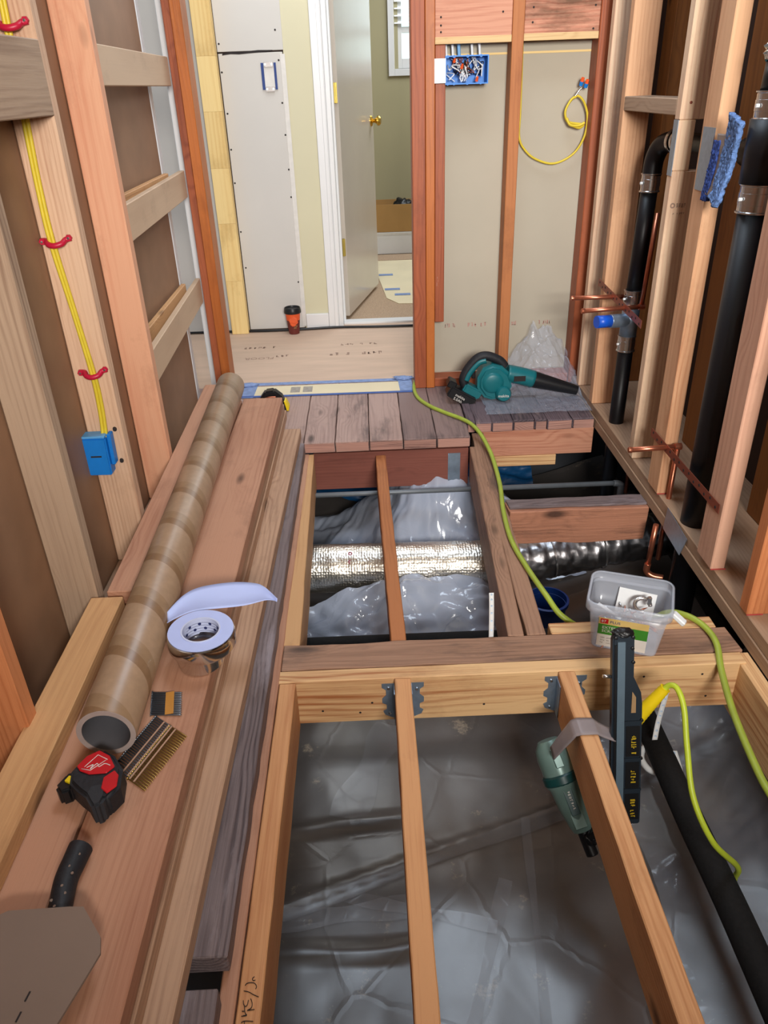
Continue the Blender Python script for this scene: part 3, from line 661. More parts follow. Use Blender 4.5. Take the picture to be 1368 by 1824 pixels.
bx('door_stop', -0.140, -0.128, 4.30, 4.36, 0.046, 2.07, m_casing, tr)
bx('door_jamb', 0.60, 0.62, 4.215, 4.40, 0.046, 2.07, m_casing, tr)
# open door leaf
dr = struct('door_1')
D0, D1 = V((-0.108, 4.405, 0)), V((0.078, 5.20, 0)); dd = (D1 - D0).normalized(); dn = V((dd.y, -dd.x, 0))
dl = board('door_leaf', D0 - dn * 0.018 + V((0, 0, 1.055)), D1 - dn * 0.018 + V((0, 0, 1.055)), 0.036, 2.00, m_door, dr)
kc = D1 - dd * 0.062 + V((0, 0, 1.030))
kb = lathe('door_knob', [(0, 0.062), (0.018, 0.060), (0.027, 0.050), (0.027, 0.040), (0.014, 0.030), (0.010, 0.012), (0.026, 0.008), (0.030, 0.004), (0.030, 0)], kc, m_brass, dr, axis=dn)
lathe('door_knob', [(0, 0.062), (0.018, 0.060), (0.027, 0.050), (0.027, 0.040), (0.014, 0.030), (0.010, 0.012), (0.026, 0.008), (0.030, 0.004), (0.030, 0)], kc - dn * 0.036, m_brass, dr, axis=-dn)
bx('latch_plate', D1.x - 0.03, D1.x - 0.006, D1.y - 0.002, D1.y + 0.004, 0.99, 1.07, m_brass, dr, bev=0)
for z0, z1 in ((1.143, 1.235), (0.392, 0.484)):
    hg = bx('hinge', -0.1265, -0.120, 4.385, 4.403, z0, z1, m_brassd, dr, bev=0.001)
    bx('hinge_leaf', -0.1398, -0.1375, 4.365, 4.40, z0, z1, m_brassd, dr, bev=0)
    board('hinge_leaf', V((-0.139, 4.215, (z0 + z1) / 2)), V((-0.107, 4.2155, (z0 + z1) / 2)), 0.001, z1 - z0, m_brassd, dr, bev=0) if False else bx('hinge_leaf', -0.142, -0.112, 4.396, 4.4035, z0, z1, m_brassd, dr, bev=0.0005)
th = bx('trim_2', -0.139, 0.60, 4.262, 4.335, 0.040, 0.056, m_casing, None); th['kind'] = 'structure'
# bedroom
fb = struct('floor_bedroom')
bx('carpet', -2.0, 3.0, 4.36, 7.0, -0.02, 0.032, m_carpet, fb, bev=0)
M = Matrix.Translation((0, 0, 0.0325))
ps = prism('paper_floor_cover', [(0.086, 6.05), (0.080, 5.66), (0.080, 5.50), (0.120, 4.88), (0.190, 4.73), (0.36, 4.71), (0.9, 4.72), (0.9, 6.05)], 0.003, M, m_papersheet)
tag(ps, 'cream paper floor cover lying on the carpet beyond the open door', 'floor cover')
ps2 = bx('floor_mat', 0.05, 0.9, 6.06, 6.29, 0.0325, 0.036, m_carpet, None, bev=0)
tag(ps2, 'tan strip of floor covering in front of the white carton', 'floor cover')
for i, (x, y) in enumerate(((0.13, 5.52), (0.16, 5.08), (0.22, 4.93))):
    o = bx('tape_strip', x - 0.045, x + 0.055, y, y + 0.05, 0.0365, 0.038, m_tapeblue, None, bev=0)
    tag(o, ('pale blue tape strip on the paper floor cover, farthest from the doorway', 'pale blue tape strip on the paper floor cover, middle one', 'pale blue tape strip on the paper floor cover, nearest the doorway')[i], 'tape', 'tape strips on the paper floor cover')
wbe = struct('wall_bedroom')
bx('wall_board', -2.0, 0.315, 6.90, 7.0, 0, HT, m_olive, wbe, bev=0); bx('wall_board', 0.315, 1.5, 6.90, 7.0, 0, 1.30, m_olive, wbe, bev=0)
bx('wall_board', 1.2, 3.0, 6.90, 7.0, 1.30, HT, m_olive, wbe, bev=0); bx('wall_board', 0.315, 1.2, 6.90, 7.0, 2.2, HT, m_olive, wbe, bev=0)
bx('wall_board', -2.0, -1.9, 4.3, 6.9, 0, HT, m_olive, wbe, bev=0); bx('wall_board', 2.9, 3.0, 4.3, 6.9, 0, HT, m_olive, wbe, bev=0)
wn = struct('window_1')
bx('window_casing', 0.238, 0.285, 6.880, 6.899, 1.272, 2.25, m_casing, wn); bx('window_casing', 0.285, 1.25, 6.880, 6.899, 1.272, 1.320, m_casing, wn)
bx('window_sash', 0.30, 0.345, 6.915, 6.94, 1.322, 2.2, m_casing, wn); bx('window_sash', 0.345, 1.2, 6.915, 6.94, 1.322, 1.39, m_casing, wn)
bx('window_sash', 0.345, 1.2, 6.915, 6.94, 1.56, 1.60, m_casing, wn)
bx('window_pane', 0.345, 1.2, 6.925, 6.93, 1.39, 1.56, m_brightwhite, wn, bev=0)
for k in range(9):
    board('blind_slat', (0.29, 6.905, 1.63 + k * 0.047), (1.2, 6.905, 1.63 + k * 0.047), 0.05, 0.002, m_blind, wn, up=(0, -0.5, 1), bev=0)
bx('window_pane', 0.30, 1.2, 6.944, 6.948, 1.60, 2.2, m_brightwhite, wn, bev=0)
cn = thing('white_carton', 'white carton on the bedroom floor under the brown cardboard box', 'box', (0.4, 6.4, 0.037))
bx('carton_body', 0.02, 0.75, 6.30, 6.62, 0.037, 0.202, m_casing, cn); bx('carton_tape', 0.02, 0.75, 6.2985, 6.2998, 0.180, 0.196, m_whitelab, cn, bev=0)
kx = thing('cardboard_box', 'open brown cardboard box standing on the white carton in the bedroom', 'box', (0.4, 6.4, 0.203))
bx('box_front', 0.03, 0.72, 6.300, 6.306, 0.204, 0.405, m_kraft, kx, bev=0); bx('box_back', 0.03, 0.72, 6.61, 6.616, 0.204, 0.405, m_kraft, kx, bev=0)
bx('box_side', 0.03, 0.036, 6.306, 6.61, 0.204, 0.405, m_kraft, kx, bev=0); bx('box_side', 0.714, 0.72, 6.306, 6.61, 0.204, 0.405, m_kraft, kx, bev=0)
bx('box_bottom', 0.036, 0.714, 6.306, 6.61, 0.204, 0.21, m_kraft, kx, bev=0)
def lump(name, c, r, mat, seed, parent=None, amp=0.35, fr=3.0):
    bm = bmesh.new(); bmesh.ops.create_icosphere(bm, subdivisions=4, radius=1.0)
    for v in bm.verts:
        v.co = v.co * (1 + amp * noise.noise(v.co * fr + V((seed, 0, 0))))
        v.co = V((v.co.x * r[0], v.co.y * r[1], v.co.z * r[2]))
    o = link(name, mesh_of(bm, name, True), mat); o.location = c
    if parent is not None: attach(o, parent)
    return o
tag(lump('bag', (0.31, 6.45, 0.335), (0.09, 0.08, 0.09), m_black, 3), 'black crumpled bag lying in the brown cardboard box', 'bag')
tag(lump('cloth', (0.50, 6.44, 0.33), (0.06, 0.07, 0.085), m_white, 8), 'white crumpled cloth lying in the brown cardboard box', 'cloth')

# switch ring cut into the hall drywall
rg = thing('device_box', 'blue single electrical box with white mounting ring in the hall drywall', 'electrical box', (-0.427, 4.211, 1.27))
for a in ((-0.463, -0.450, 1.214, 1.326), (-0.402, -0.391, 1.214, 1.326)): bx('box_side', a[0], a[1], 4.2065, 4.2115, a[2], a[3], m_dblue, rg, bev=0)
bx('box_interior', -0.450, -0.402, 4.2095, 4.2115, 1.222, 1.318, m_whitelab, rg, bev=0)
for z0 in (1.205, 1.308):
    bx('mounting_ear', -0.447, -0.405, 4.204, 4.2085, z0, z0 + 0.022, m_steel, rg, bev=0.003)
    for x in (-0.443, -0.412): lathe('ear_screw', [(0, 0.003), (0.006, 0.002), (0.006, 0)], (x, 4.204, z0 + 0.011), m_white, rg, seg=12, axis=(0, -1, 0))

# coffee cup
cp = thing('coffee_cup', 'orange and maroon paper coffee cup with black lid on the hall floor', 'cup', (-0.410, 4.13, 0.046))
lathe('cup_body', [(0, 0), (0.028, 0), (0.0365, 0.075)], (-0.410, 4.13, 0.046), m_cupbrown, cp)
lathe('cup_body', [(0.0365, 0.075), (0.041, 0.118), (0.042, 0.122)], (-0.410, 4.13, 0.046), m_cuporange, cp)
lathe('cup_lid', [(0.0455, 0.112), (0.047, 0.118), (0.0455, 0.128), (0.043, 0.140), (0.040, 0.142), (0.037, 0.134), (0, 0.134)], (-0.410, 4.13, 0.046), m_black, cp)
lathe('sip_hole', [(0, 0.1352), (0.007, 0.1350)], (-0.403, 4.115, 0.046), m_ink, cp, seg=12)
for k, (a, z, s) in enumerate(((-1.55, 0.062, .016), (-1.2, 0.07, .014), (-1.75, 0.078, .013), (-1.4, 0.080, .018))):
    r = 0.0285 + 0.0125 * z / 0.118 + 0.0012
    lump('cup_print', (-0.410 + r * math.cos(a), 4.13 + r * math.sin(a), 0.046 + z), (s, 0.0012, s), m_cuporange, k, cp, amp=0.2)
for k in range(2): marks('cup_lettering', (-0.407, 4.0965, 0.090 - .010 * k), (1, 0, 0), (0, -1, 0.1), 0.020, 0.006, m_tanlab, 4, cp, 20 + k)

# black cable along the hall floor
bc = tube('floor_cable', [(-1.2, 4.19, 0.053), (-0.8, 4.185, 0.053), (-0.55, 4.172, 0.053), (-0.33, 4.178, 0.053), (-0.18, 4.190, 0.053), (0.05, 4.172, 0.053), (0.30, 4.165, 0.053), (0.7, 4.16, 0.053)], 0.0065, m_black)
tag(bc, 'black cable lying along the foot of the hall drywall and doorway', 'cable')

# blue masking tape frame on the floor edge of the hall
tp = thing('floor_tape', 'blue masking tape framing a paper strip at the room threshold', 'tape', (-0.2, 3.24, 0.046))
bx('paper_strip', -0.56, 0.150, 3.165, 3.285, 0.0455, 0.0468, m_papersheet, tp, bev=0)
board('tape_band', (-0.60, 3.318, 0.0470), (0.185, 3.310, 0.0470), 0.034, 0.0012, m_tapeblue, tp, bev=0)
board('tape_band', (-0.60, 3.160, 0.0475), (0.185, 3.152, 0.0475), 0.018, 0.0016, plain('deep_blue_tape', (60, 92, 160), rough=0.6, var=0.15, scale=30), tp, bev=0)
board('tape_band', (0.155, 3.145, 0.0476), (0.150, 3.335, 0.0476), 0.060, 0.0012, m_tapeblue, tp, bev=0)
board('tape_band', (-0.555, 3.145, 0.0476), (-0.550, 3.335, 0.0476), 0.075, 0.0012, m_tapeblue, tp, bev=0)
lump('tape_wad', (0.145, 3.315, 0.052), (0.045, 0.02, 0.008), m_tapeblue, 4, tp, amp=0.5)
lump('tape_wad', (-0.565, 3.30, 0.052), (0.05, 0.02, 0.008), m_tapeblue, 9, tp, amp=0.5)
for k, x in enumerate((-0.36, -0.305)): bx('paper_print', x, x + 0.042, 3.195, 3.265, 0.0468, 0.0471, m_faint2, tp, bev=0)

# ================================================================== BACK WALL THINGS
bxm = thing('junction_box', 'large blue multi-gang electrical box full of wires on the back wall studs', 'electrical box', (0.395, 3.22, 1.256))
x0, x1, z0, z1 = 0.316, 0.474, 1.210, 1.302
for a in ((x0, x0 + .004, z0, z1), (x1 - .004, x1, z0, z1)): bx('box_side', a[0], a[1], 3.190, 3.275, a[2], a[3], m_blue, bxm, g='y', bev=0)
for a in ((z0, z0 + .004), (z1 - .004, z1)): bx('box_side', x0 + .004, x1 - .004, 3.190, 3.275, a[0], a[1], m_blue, bxm, bev=0)
bx('box_back', x0 + .004, x1 - .004, 3.271, 3.275, z0 + .004, z1 - .004, m_blue, bxm, bev=0)
bx('mounting_bracket', 0.276, 0.317, 3.184, 3.1865, 1.216, 1.294, m_white, bxm, bev=0.003)
for z, r in ((1.284, .003), (1.256, .006), (1.235, .007)): lathe('bracket_hole', [(0, 0.0006), (r, 0.0004), (r, -0.001)], (0.295, 3.184, z), m_metal, bxm, seg=14, axis=(0, -1, 0))
for x in (0.325, 0.348, 0.397, 0.446):
    for z in (z1 - .003, z0 + .003): lathe('screw_boss', [(0.002, 0.001), (0.005, 0.001), (0.005, -0.004)], (x, 3.190, z), m_blue, bxm, seg=12, axis=(0, -1, 0))
rr = random.Random(5)
wm = [m_white, m_white, m_black, m_copper, m_white, m_black]
for k in range(26):
    x = rr.uniform(x0 + .015, x1 - .015); z = rr.uniform(z0 + .018, z1 - .018); pts = []
    for j in range(5):
        pts.append((min(max(x + rr.uniform(-.02, .02), x0 + .008), x1 - .008), 3.203 + rr.uniform(0, .05), min(max(z + rr.uniform(-.03, .03), z0 + .009), z1 - .009)))
    tube('wire', pts, 0.0019, wm[k % 6], bxm, seg=7, n=5)
for x, z in ((0.350, 1.290), (0.378, 1.270), (0.434, 1.228)):
    lathe('wire_connector', [(0, 0.016), (0.004, 0.015), (0.006, 0.0), (0, 0)], (x, 3.212, z - .008), m_orange, bxm, seg=12, axis=(0.15, -0.5, 0.8))
for i, (x, m) in enumerate(((0.326, m_white), (0.350, m_white), (0.373, plain('light_blue_cable', (120, 176, 224), rough=.4)), (0.421, m_white), (0.449, m_white))):
    o = tube('electrical_cable', [(x, 3.245, 1.296), (x - 0.002, 3.246, 1.32), (x - 0.006, 3.250, 1.40), (x - .006, 3.25, 1.6)], 0.005 if i != 2 else 0.0062, m, None, seg=10)
    tag(o, ('white cable entering the blue multi-gang box, leftmost', 'white cable entering the blue multi-gang box, beside the light blue one', 'light blue cable entering the top of the multi-gang box', 'white cable entering the blue multi-gang box, right of the light blue one', 'white cable entering the blue multi-gang box, rightmost')[i], 'cable', 'cables entering the multi-gang box')

yc = thing('coiled_cable', 'yellow electrical cable looped between the back wall studs and ending in a small coil', 'cable', (0.75, 3.26, 1.0))
tube('cable_run', [(0.604, 3.262, 1.50), (0.607, 3.262, 1.338), (0.611, 3.262, 1.12), (0.612, 3.262, 1.024), (0.640, 3.262, 0.975), (0.685, 3.26, 0.943), (0.754, 3.26, 0.927), (0.825, 3.26, 0.957), (0.862, 3.255, 1.015), (0.868, 3.25, 1.085), (0.846, 3.245, 1.140), (0.815, 3.245, 1.158), (0.784, 3.25, 1.120), (0.784, 3.255, 1.085), (0.80, 3.255, 1.070), (0.850, 3.255, 1.062)], 0.0042, m_romex, yc, seg=10)
tube('cable_coil', [(0.855, 3.245, 1.060), (0.835, 3.240, 1.050), (0.795, 3.24, 1.068), (0.778, 3.238, 1.105), (0.796, 3.238, 1.145), (0.816, 3.24, 1.156)], 0.0042, m_romex, yc, seg=10)
tube('cable_coil', [(0.855, 3.236, 1.068), (0.832, 3.236, 1.058), (0.800, 3.236, 1.062), (0.786, 3.24, 1.085)], 0.005, m_romex, yc, seg=10)
tube('bare_conductor', [(0.808, 3.242, 1.152), (0.820, 3.24, 1.170), (0.834, 3.24, 1.186)], 0.003, m_steel, yc, seg=8)
for k, (x, z) in enumerate(((0.828, 1.192), (0.846, 1.185))):
    w = lathe('wire_connector', [(0, 0), (0.007, 0.0), (0.0075, 0.014), (0, 0.014)], (x, 3.236, z), m_dblue if 0 else m_blue, yc, seg=12, axis=(0.2, -0.3, 1))
    lathe('connector_lever', [(0, 0.014), (0.007, 0.014), (0.006, 0.028), (0, 0.028)], (x, 3.236, z), m_orange, w, seg=6, axis=(0.2, -0.3, 1))

# cordless blower on the decking
bw = thing('cordless_blower', 'teal cordless hand blower with black nozzle lying on the old decking', 'blower', (0.5, 3.02, 0.046))
yb = 3.03
Mb = Matrix(((1, 0, 0, 0), (0, 0, -1, yb + 0.045), (0, 1, 0, 0), (0, 0, 0, 1)))     # local XY = world XZ, extruded toward the room
def P2(l): return [(x, z) for x, z in l]
prism('fan_housing', P2([(0.470, 0.062), (0.500, 0.052), (0.545, 0.056), (0.575, 0.085), (0.590, 0.120), (0.572, 0.165), (0.540, 0.195), (0.500, 0.205), (0.462, 0.190), (0.440, 0.150), (0.440, 0.105)]), 0.085, Mb, m_teal, bw, bev=0.014, segs=3, smooth=True)
lathe('intake_ring', [(0, 0.012), (0.030, 0.012), (0.042, 0.006), (0.048, -0.004), (0.048, -0.02)], (0.503, yb - 0.038, 0.128), m_teal, bw, axis=(0, -1, 0))
lathe('motor_cap', [(0, 0.030), (0.026, 0.028), (0.032, 0.018), (0.032, -0.03), (0.026, -0.04)], (0.545, yb - 0.040, 0.083), m_teal, bw, axis=(0.1, -1, 0.1))
text('maker_lettering', 'makita', 0.017, (0.521, yb - 0.0715, 0.076), (1, 0, 0), (0, -1, 0.1), m_whitelab, bw)
tube('nozzle_collar', [(0.565, yb, 0.155), (0.62, yb, 0.142), (0.678, yb, 0.124)], 0.036, m_teal, bw, seg=20, radii=None, n=4)
bx('warning_label', 0.590, 0.638, yb - 0.038, yb - 0.0355, 0.130, 0.152, m_ink, bw, bev=0)
a, b = V((0.672, yb, 0.126)), V((0.868, yb - .01, 0.070))
lathe('nozzle', [(0.034, 0), (0.034, 0.02), (0.020, 0.200), (0.016, 0.200), (0.014, 0.12)], a, m_black, bw, axis=(b - a))
tube('handle', [(0.405, yb, 0.085), (0.385, yb, 0.130), (0.400, yb, 0.175), (0.440, yb, 0.222), (0.480, yb, 0.232), (0.530, yb, 0.212), (0.555, yb, 0.185)], 0.019, m_rubber, bw, seg=16)
tube('handle_insert', [(0.395, yb - .008, 0.135), (0.410, yb - .008, 0.168), (0.445, yb - .008, 0.208), (0.475, yb - .008, 0.217)], 0.014, m_teal, bw, seg=14)
bx('trigger', 0.418, 0.434, yb - 0.008, yb + 0.008, 0.140, 0.172, m_black, bw)
board('handle_foot', (0.385, yb, 0.108), (0.455, yb, 0.068), 0.060, 0.040, m_teal, bw, bev=0.006, segs=2)
board('battery', (0.320, yb - .012, 0.105), (0.425, yb - .012, 0.040), 0.075, 0.048, m_black, bw, bev=0.006, segs=2)
board('battery_latch', (0.318, yb - .012, 0.135), (0.350, yb - .012, 0.118), 0.060, 0.030, m_black, bw, bev=0.004)
text('battery_lettering', 'makita\n5.0Ah', 0.017, (0.345, yb - 0.0505, 0.084), (0.85, 0, -0.52), (0, -1, 0.0), m_whitelab, bw)

# clear plastic bag behind the blower
def bagf(u, v):
    x = 0.46 + 0.43 * u; y = 2.84 + 0.40 * v
    k = max(0, v - 0.42) / 0.58
    top = max(0, 1 - abs((u - 0.66) / 0.42) ** 1.6)
    z = 0.050 + 0.24 * (k ** 1.1) * top + 0.020 * max(0, ridged((x, y, 0), 14, 5)) * (0.3 + k)
    z += 0.15 * crumple(x, y, 5, 6, 9) * k * top + 0.02 * crumple(x, y, 8, 8, 6) * k
    if v < 0.5 and x < 0.70: z = min(z, 0.0515)
    return V((x + 0.012 * noise.noise(V((x * 20, y * 20, 1))), y, max(z, 0.048)))
bg = sheet('plastic_bag', 140, 120, bagf, m_bag)
tag(bg, 'clear crumpled plastic bag heaped against the back wall behind the blower', 'plastic bag')

# ================================================================== RIGHT WALL PIPES
vp = thing('vent_pipe', 'black plastic drain pipe with rubber couplings between the first right wall studs', 'pipe', (0.93, 2.66, 0.076))
tube('pipe', [(0.921, 2.66, -0.25), (0.924, 2.66, 0.40)], 0.0270, m_abs, vp, seg=24, smooth=False)
def coupling(c, h, r, parent, ax=(0, 0, 1)):
    cc = lathe('coupling', [(r, 0), (r + .005, 0.001), (r + .005, 0.004), (r + .002, 0.006), (r + .002, h * .3), (r + .003, h * .31), (r + .003, h * .69), (r + .002, h * .7), (r + .002, h - .006), (r + .005, h - .004), (r + .005, h - .001), (r, h)], c, m_steel, parent, axis=ax)
    lathe('coupling_screw', [(0, 0.008), (0.004, 0.008), (0.004, 0)], V(c) + V((-r - .002, -0.012, h * 0.5)), m_white, cc, seg=8, axis=(-1, 0, 0))
    return cc
coupling((0.923, 2.66, 0.352), 0.058, 0.0280, vp)
tube('tee_fitting', [(0.924, 2.66, 0.41), (0.926, 2.66, 0.52)], 0.0300, m_metal, vp, seg=24, smooth=False)
tube('tee_branch', [(0.926, 2.66, 0.465), (0.880, 2.64, 0.468), (0.845, 2.63, 0.470)], 0.0235, m_metal, vp, seg=20)
tube('test_cap', [(0.846, 2.632, 0.470), (0.795, 2.620, 0.472)], 0.0215, m_dblue if 0 else plain('royal_blue_plastic', (20, 84, 200), rough=.35), vp, seg=20, smooth=False)
coupling((0.926, 2.66, 0.512), 0.058, 0.0275, vp)
tube('pipe', [(0.927, 2.66, 0.56), (0.934, 2.655, 0.90)], 0.0270, m_abs, vp, seg=24, smooth=False)
coupling((0.934, 2.655, 0.885), 0.058, 0.0275, vp)
tube('elbow', [(0.935, 2.655, 0.935), (0.938, 2.655, 0.985), (0.948, 2.63, 1.025), (0.965, 2.57, 1.040), (0.972, 2.53, 1.042)], 0.0300, m_abs, vp, seg=22)
lathe('clamp_band', [(0.034, 0), (0.036, 0.002), (0.036, 0.014), (0.034, 0.016)], (0.965, 2.575, 1.040), m_steel, vp, axis=(0.1, -1, 0))
lathe('clamp_band', [(0.034, 0), (0.036, 0.002), (0.036, 0.014), (0.034, 0.016)], (0.968, 2.545, 1.041), m_steel, vp, axis=(0.1, -1, 0))
tube('pipe', [(0.972, 2.535, 1.042), (0.985, 2.30, 1.040), (0.99, 2.20, 1.038)], 0.0270, m_abs, vp, seg=22, smooth=False)
lathe('clamp_band', [(0.0295, 0), (0.033, 0.002), (0.033, 0.014), (0.0295, 0.016)], (0.983, 2.325, 1.040), m_steel, vp, axis=(0.05, -1, 0))
lathe('clamp_band', [(0.0295, 0), (0.033, 0.002), (0.033, 0.014), (0.0295, 0.016)], (0.985, 2.285, 1.040), m_steel, vp, axis=(0.05, -1, 0))

vs = thing('soil_stack', 'thick black vertical soil stack with steel couplings near the right edge', 'pipe', (0.93, 1.90, 0.076))
tube('pipe', [(0.928, 1.90, -0.36), (0.930, 1.90, 0.94)], 0.0405, m_abs, vs, seg=32, smooth=False)
coupling((0.930, 1.90, 0.925), 0.066, 0.0420, vs)
tube('wye_fitting', [(0.930, 1.90, 0.99), (0.930, 1.90, 1.125)], 0.0500, m_abs, vs, seg=30, smooth=False)
tube('wye_branch', [(0.935, 1.90, 1.04), (0.985, 2.02, 1.040), (0.990, 2.12, 1.040)], 0.036, m_abs, vs, seg=24)
coupling((0.930, 1.90, 1.122), 0.060, 0.0420, vs)
tube('pipe', [(0.930, 1.90, 1.18), (0.932, 1.90, 1.235)], 0.0400, m_abs, vs, seg=30, smooth=False)
lump('foil_collar', (0.935, 1.90, 1.260), (0.045, 0.045, 0.045), m_foil, 12, vs, amp=0.3, fr=5)
tube('pipe', [(0.934, 1.90, 1.29), (0.936, 1.90, 2.38)], 0.0400, m_abs, vs, seg=30, smooth=False)

def stub(a, b, name, label, riser=None):
    t = thing(name, label, 'pipe', b, 'copper stub-outs on the right wall')
    tube('stub', [a, b], 0.0080, m_copper, t, seg=16, smooth=False)
    d = (V(b) - V(a)).normalized()
    lathe('end_cap', [(0, 0), (0.0085, 0.001), (0.0095, 0.006), (0.0085, 0.012)], V(a) - d * 0.002, m_copper, t, seg=16, axis=d)
    lathe('elbow', [(0, -.012), (0.010, -.010), (0.0105, 0.010), (0, 0.012)], b, m_copper, t, seg=16, axis=d)
    if riser: tube('riser', [b, riser], 0.0080, m_copper, t, seg=14, smooth=False)
    return t
stub((0.730, 2.732, 0.530), (0.930, 2.727, 0.530), 'copper_stub_out', 'upper of the two copper stub-outs above the blue capped drain fitting', (0.950, 2.735, -0.2))
stub((0.722, 2.555, 0.530), (0.935, 2.590, 0.528), 'copper_stub_out', 'lower copper stub-out just above the blue capped drain fitting', (0.952, 2.600, 0.828))
stub((0.756, 2.038, 0.250), (0.905, 2.046, 0.251), 'copper_stub_out', 'lone copper stub-out low on the right wall near the long copper strap', (0.905, 2.05, -0.15))
rc = tube('copper_riser', [(0.975, 2.60, -0.2), (0.975, 2.60, 0.30)], 0.008, m_copper, None, seg=14, smooth=False)
tag(rc, 'copper riser pipe behind the black drain pipe at the right wall', 'pipe')
def strap(a, b, label):
    a, b = V(a), V(b); t = board('copper_strap', a, b, 0.0016, 0.026, m_strapcu, None, up=(0, 0, 1), bev=0)
    tag(t, label, 'pipe strap')
    d = (b - a); L_ = d.length; d.normalize(); n = int(L_ / 0.036)
    for k in range(n):
        p = a + d * (0.02 + k * (L_ - 0.04) / max(1, n - 1))
        lathe('strap_hole', [(0, 0.0004), (0.0042, 0.0003), (0.0042, -0.0006)], p - V((0.0012, 0, 0)) + V((0, 0, 0.004 * (-1) ** k)), m_ink, t, seg=10, axis=(-1, 0, 0))
    return t
strap((0.8725, 2.900, 0.545), (0.8725, 2.395, 0.522), 'perforated copper strap across the studs behind the pair of copper stub-outs')
strap((0.8700, 2.175, 0.246), (0.8690, 1.662, 0.252), 'long perforated copper strap running to the pink stud at the lower right')

# terry cloth rag jammed behind the stud
def ragf(side):
    def f(u, v):
        z = 1.128 - 0.19 * v; y = 1.950 + 0.055 * v - 0.020 * u + 0.012 * noise.noise(V((u * 3, v * 5, side)))
        x = 0.868 + side * 0.022 + 0.016 * math.sin(v * 3.1) * (1 if side else -1) * 0.6 + 0.004 * ridged((u, v, side), 14, 3)
        y += (u - .5) * 0.085 * (1 - 0.25 * v)
        return V((x, y, z + 0.02 * (u - .5)))
    return f
rg_ = thing('cleaning_rag', 'blue terry cloth rag stuck beside the black soil stack', 'cloth', (0.88, 2.0, 1.05))
sheet('rag_fold', 24, 60, ragf(-0.3), m_ragb, rg_, thick=0.012)
sheet('rag_lining', 10, 40, lambda u, v: V((0.866 + .006 * math.sin(v * 3), 1.995 + .02 * v + (u - .5) * .075, 1.09 - .14 * v)), m_ragw, rg_, thick=0.004)
sheet('rag_fold', 16, 50, lambda u, v: V((0.868 + .004 * ridged((u, v, 4), 14, 1), 2.030 + .03 * v + (u - .5) * .036, 1.075 - .14 * v)), plain('dark_blue_terry_cloth', (52, 78, 150), rough=.95, var=.3, scale=140, bump=.8), rg_, thick=0.010)

# ================================================================== LEFT WALL THINGS
m_clip = plain('crimson_plastic', (184, 22, 56), rough=.4)
yl = thing('wall_cable', 'pair of yellow electrical cables stapled down the pale left wall stud into the blue box', 'cable', (-0.69, 1.798, 0.49))
tube('cable_run', [(-0.686, 1.796, 1.60), (-0.689, 1.796, 1.40), (-0.700, 1.797, 1.17), (-0.704, 1.797, 1.05), (-0.703, 1.794, 0.938), (-0.690, 1.797, 0.78), (-0.678, 1.794, 0.629), (-0.679, 1.796, 0.55), (-0.682, 1.792, 0.485), (-0.685, 1.784, 0.46)], 0.0045, m_romex, yl, seg=10)
tube('cable_run', [(-0.679, 1.796, 1.60), (-0.682, 1.796, 1.40), (-0.692, 1.797, 1.17), (-0.697, 1.797, 1.05), (-0.695, 1.794, 0.938), (-0.684, 1.797, 0.78), (-0.671, 1.794, 0.629), (-0.671, 1.796, 0.55), (-0.674, 1.792, 0.485), (-0.676, 1.786, 0.455)], 0.0045, m_romex, yl, seg=10)
for i, (x, z, rot) in enumerate(((-0.682, 1.345, 0.04), (-0.692, 0.936, 0.02), (-0.676, 0.630, 0.0))):
    t = thing('cable_staple', ('red plastic cable staple above the grey blocking on the left wall', 'red plastic cable staple halfway down the pale stud', 'red plastic cable staple nearest above the blue wall box')[i], 'cable clip', (x, 1.79, z), 'red cable staples on the left wall')
    tube('clip_bridge', [(x - 0.034, 1.803, z + .002), (x - 0.020, 1.800, z + .002), (x - 0.014, 1.788, z - .003), (x + 0.0, 1.783, z - .006), (x + 0.016, 1.788, z - .003), (x + 0.022, 1.800, z + .003), (x + 0.034, 1.803, z + .006)], 0.0065, m_clip, t, seg=8, flat=1.0)
    for s in (-1, 1):
        lathe('clip_tab', [(0, 0.005), (0.007, 0.005), (0.008, 0.0)], (x + s * 0.030, 1.802, z + .004 + .003 * s), m_clip, t, seg=6, axis=(0, -1, 0))
        lathe('clip_nail', [(0, 0.003), (0.0028, 0.0025), (0.0028, 0)], (x + s * 0.030, 1.797, z + .004 + .003 * s), m_steel, t, seg=8, axis=(0, -1, 0))
bb2 = thing('outlet_box', 'blue single-gang outlet box nailed to the pale left wall stud', 'electrical box', (-0.70, 1.78, 0.42))
board('box_body', (-0.705, 1.785, 0.368), (-0.703, 1.785, 0.470), 0.062, 0.036, m_blue, bb2, up=(0, 1, 0), bev=0.003, segs=2)
board('box_side_flange', (-0.668, 1.790, 0.392), (-0.666, 1.790, 0.476), 0.010, 0.026, m_blue, bb2, up=(0, 1, 0), bev=0.002)
bx('clamp_slot', -0.717, -0.690, 1.7662, 1.7668, 0.419, 0.423, m_ink, bb2, bev=0)
bx('box_rim', -0.734, -0.673, 1.7665, 1.803, 0.4705, 0.476, plain('pale_blue_plastic', (90, 160, 215), rough=.4), bb2)
for z in (0.480, 0.392):
    lathe('nail', [(0, 0.003), (0.005, 0.002), (0.005, -0.02)], (-0.654, 1.800, z), m_ink, bb2, seg=10, axis=(0.3, -1, 0))

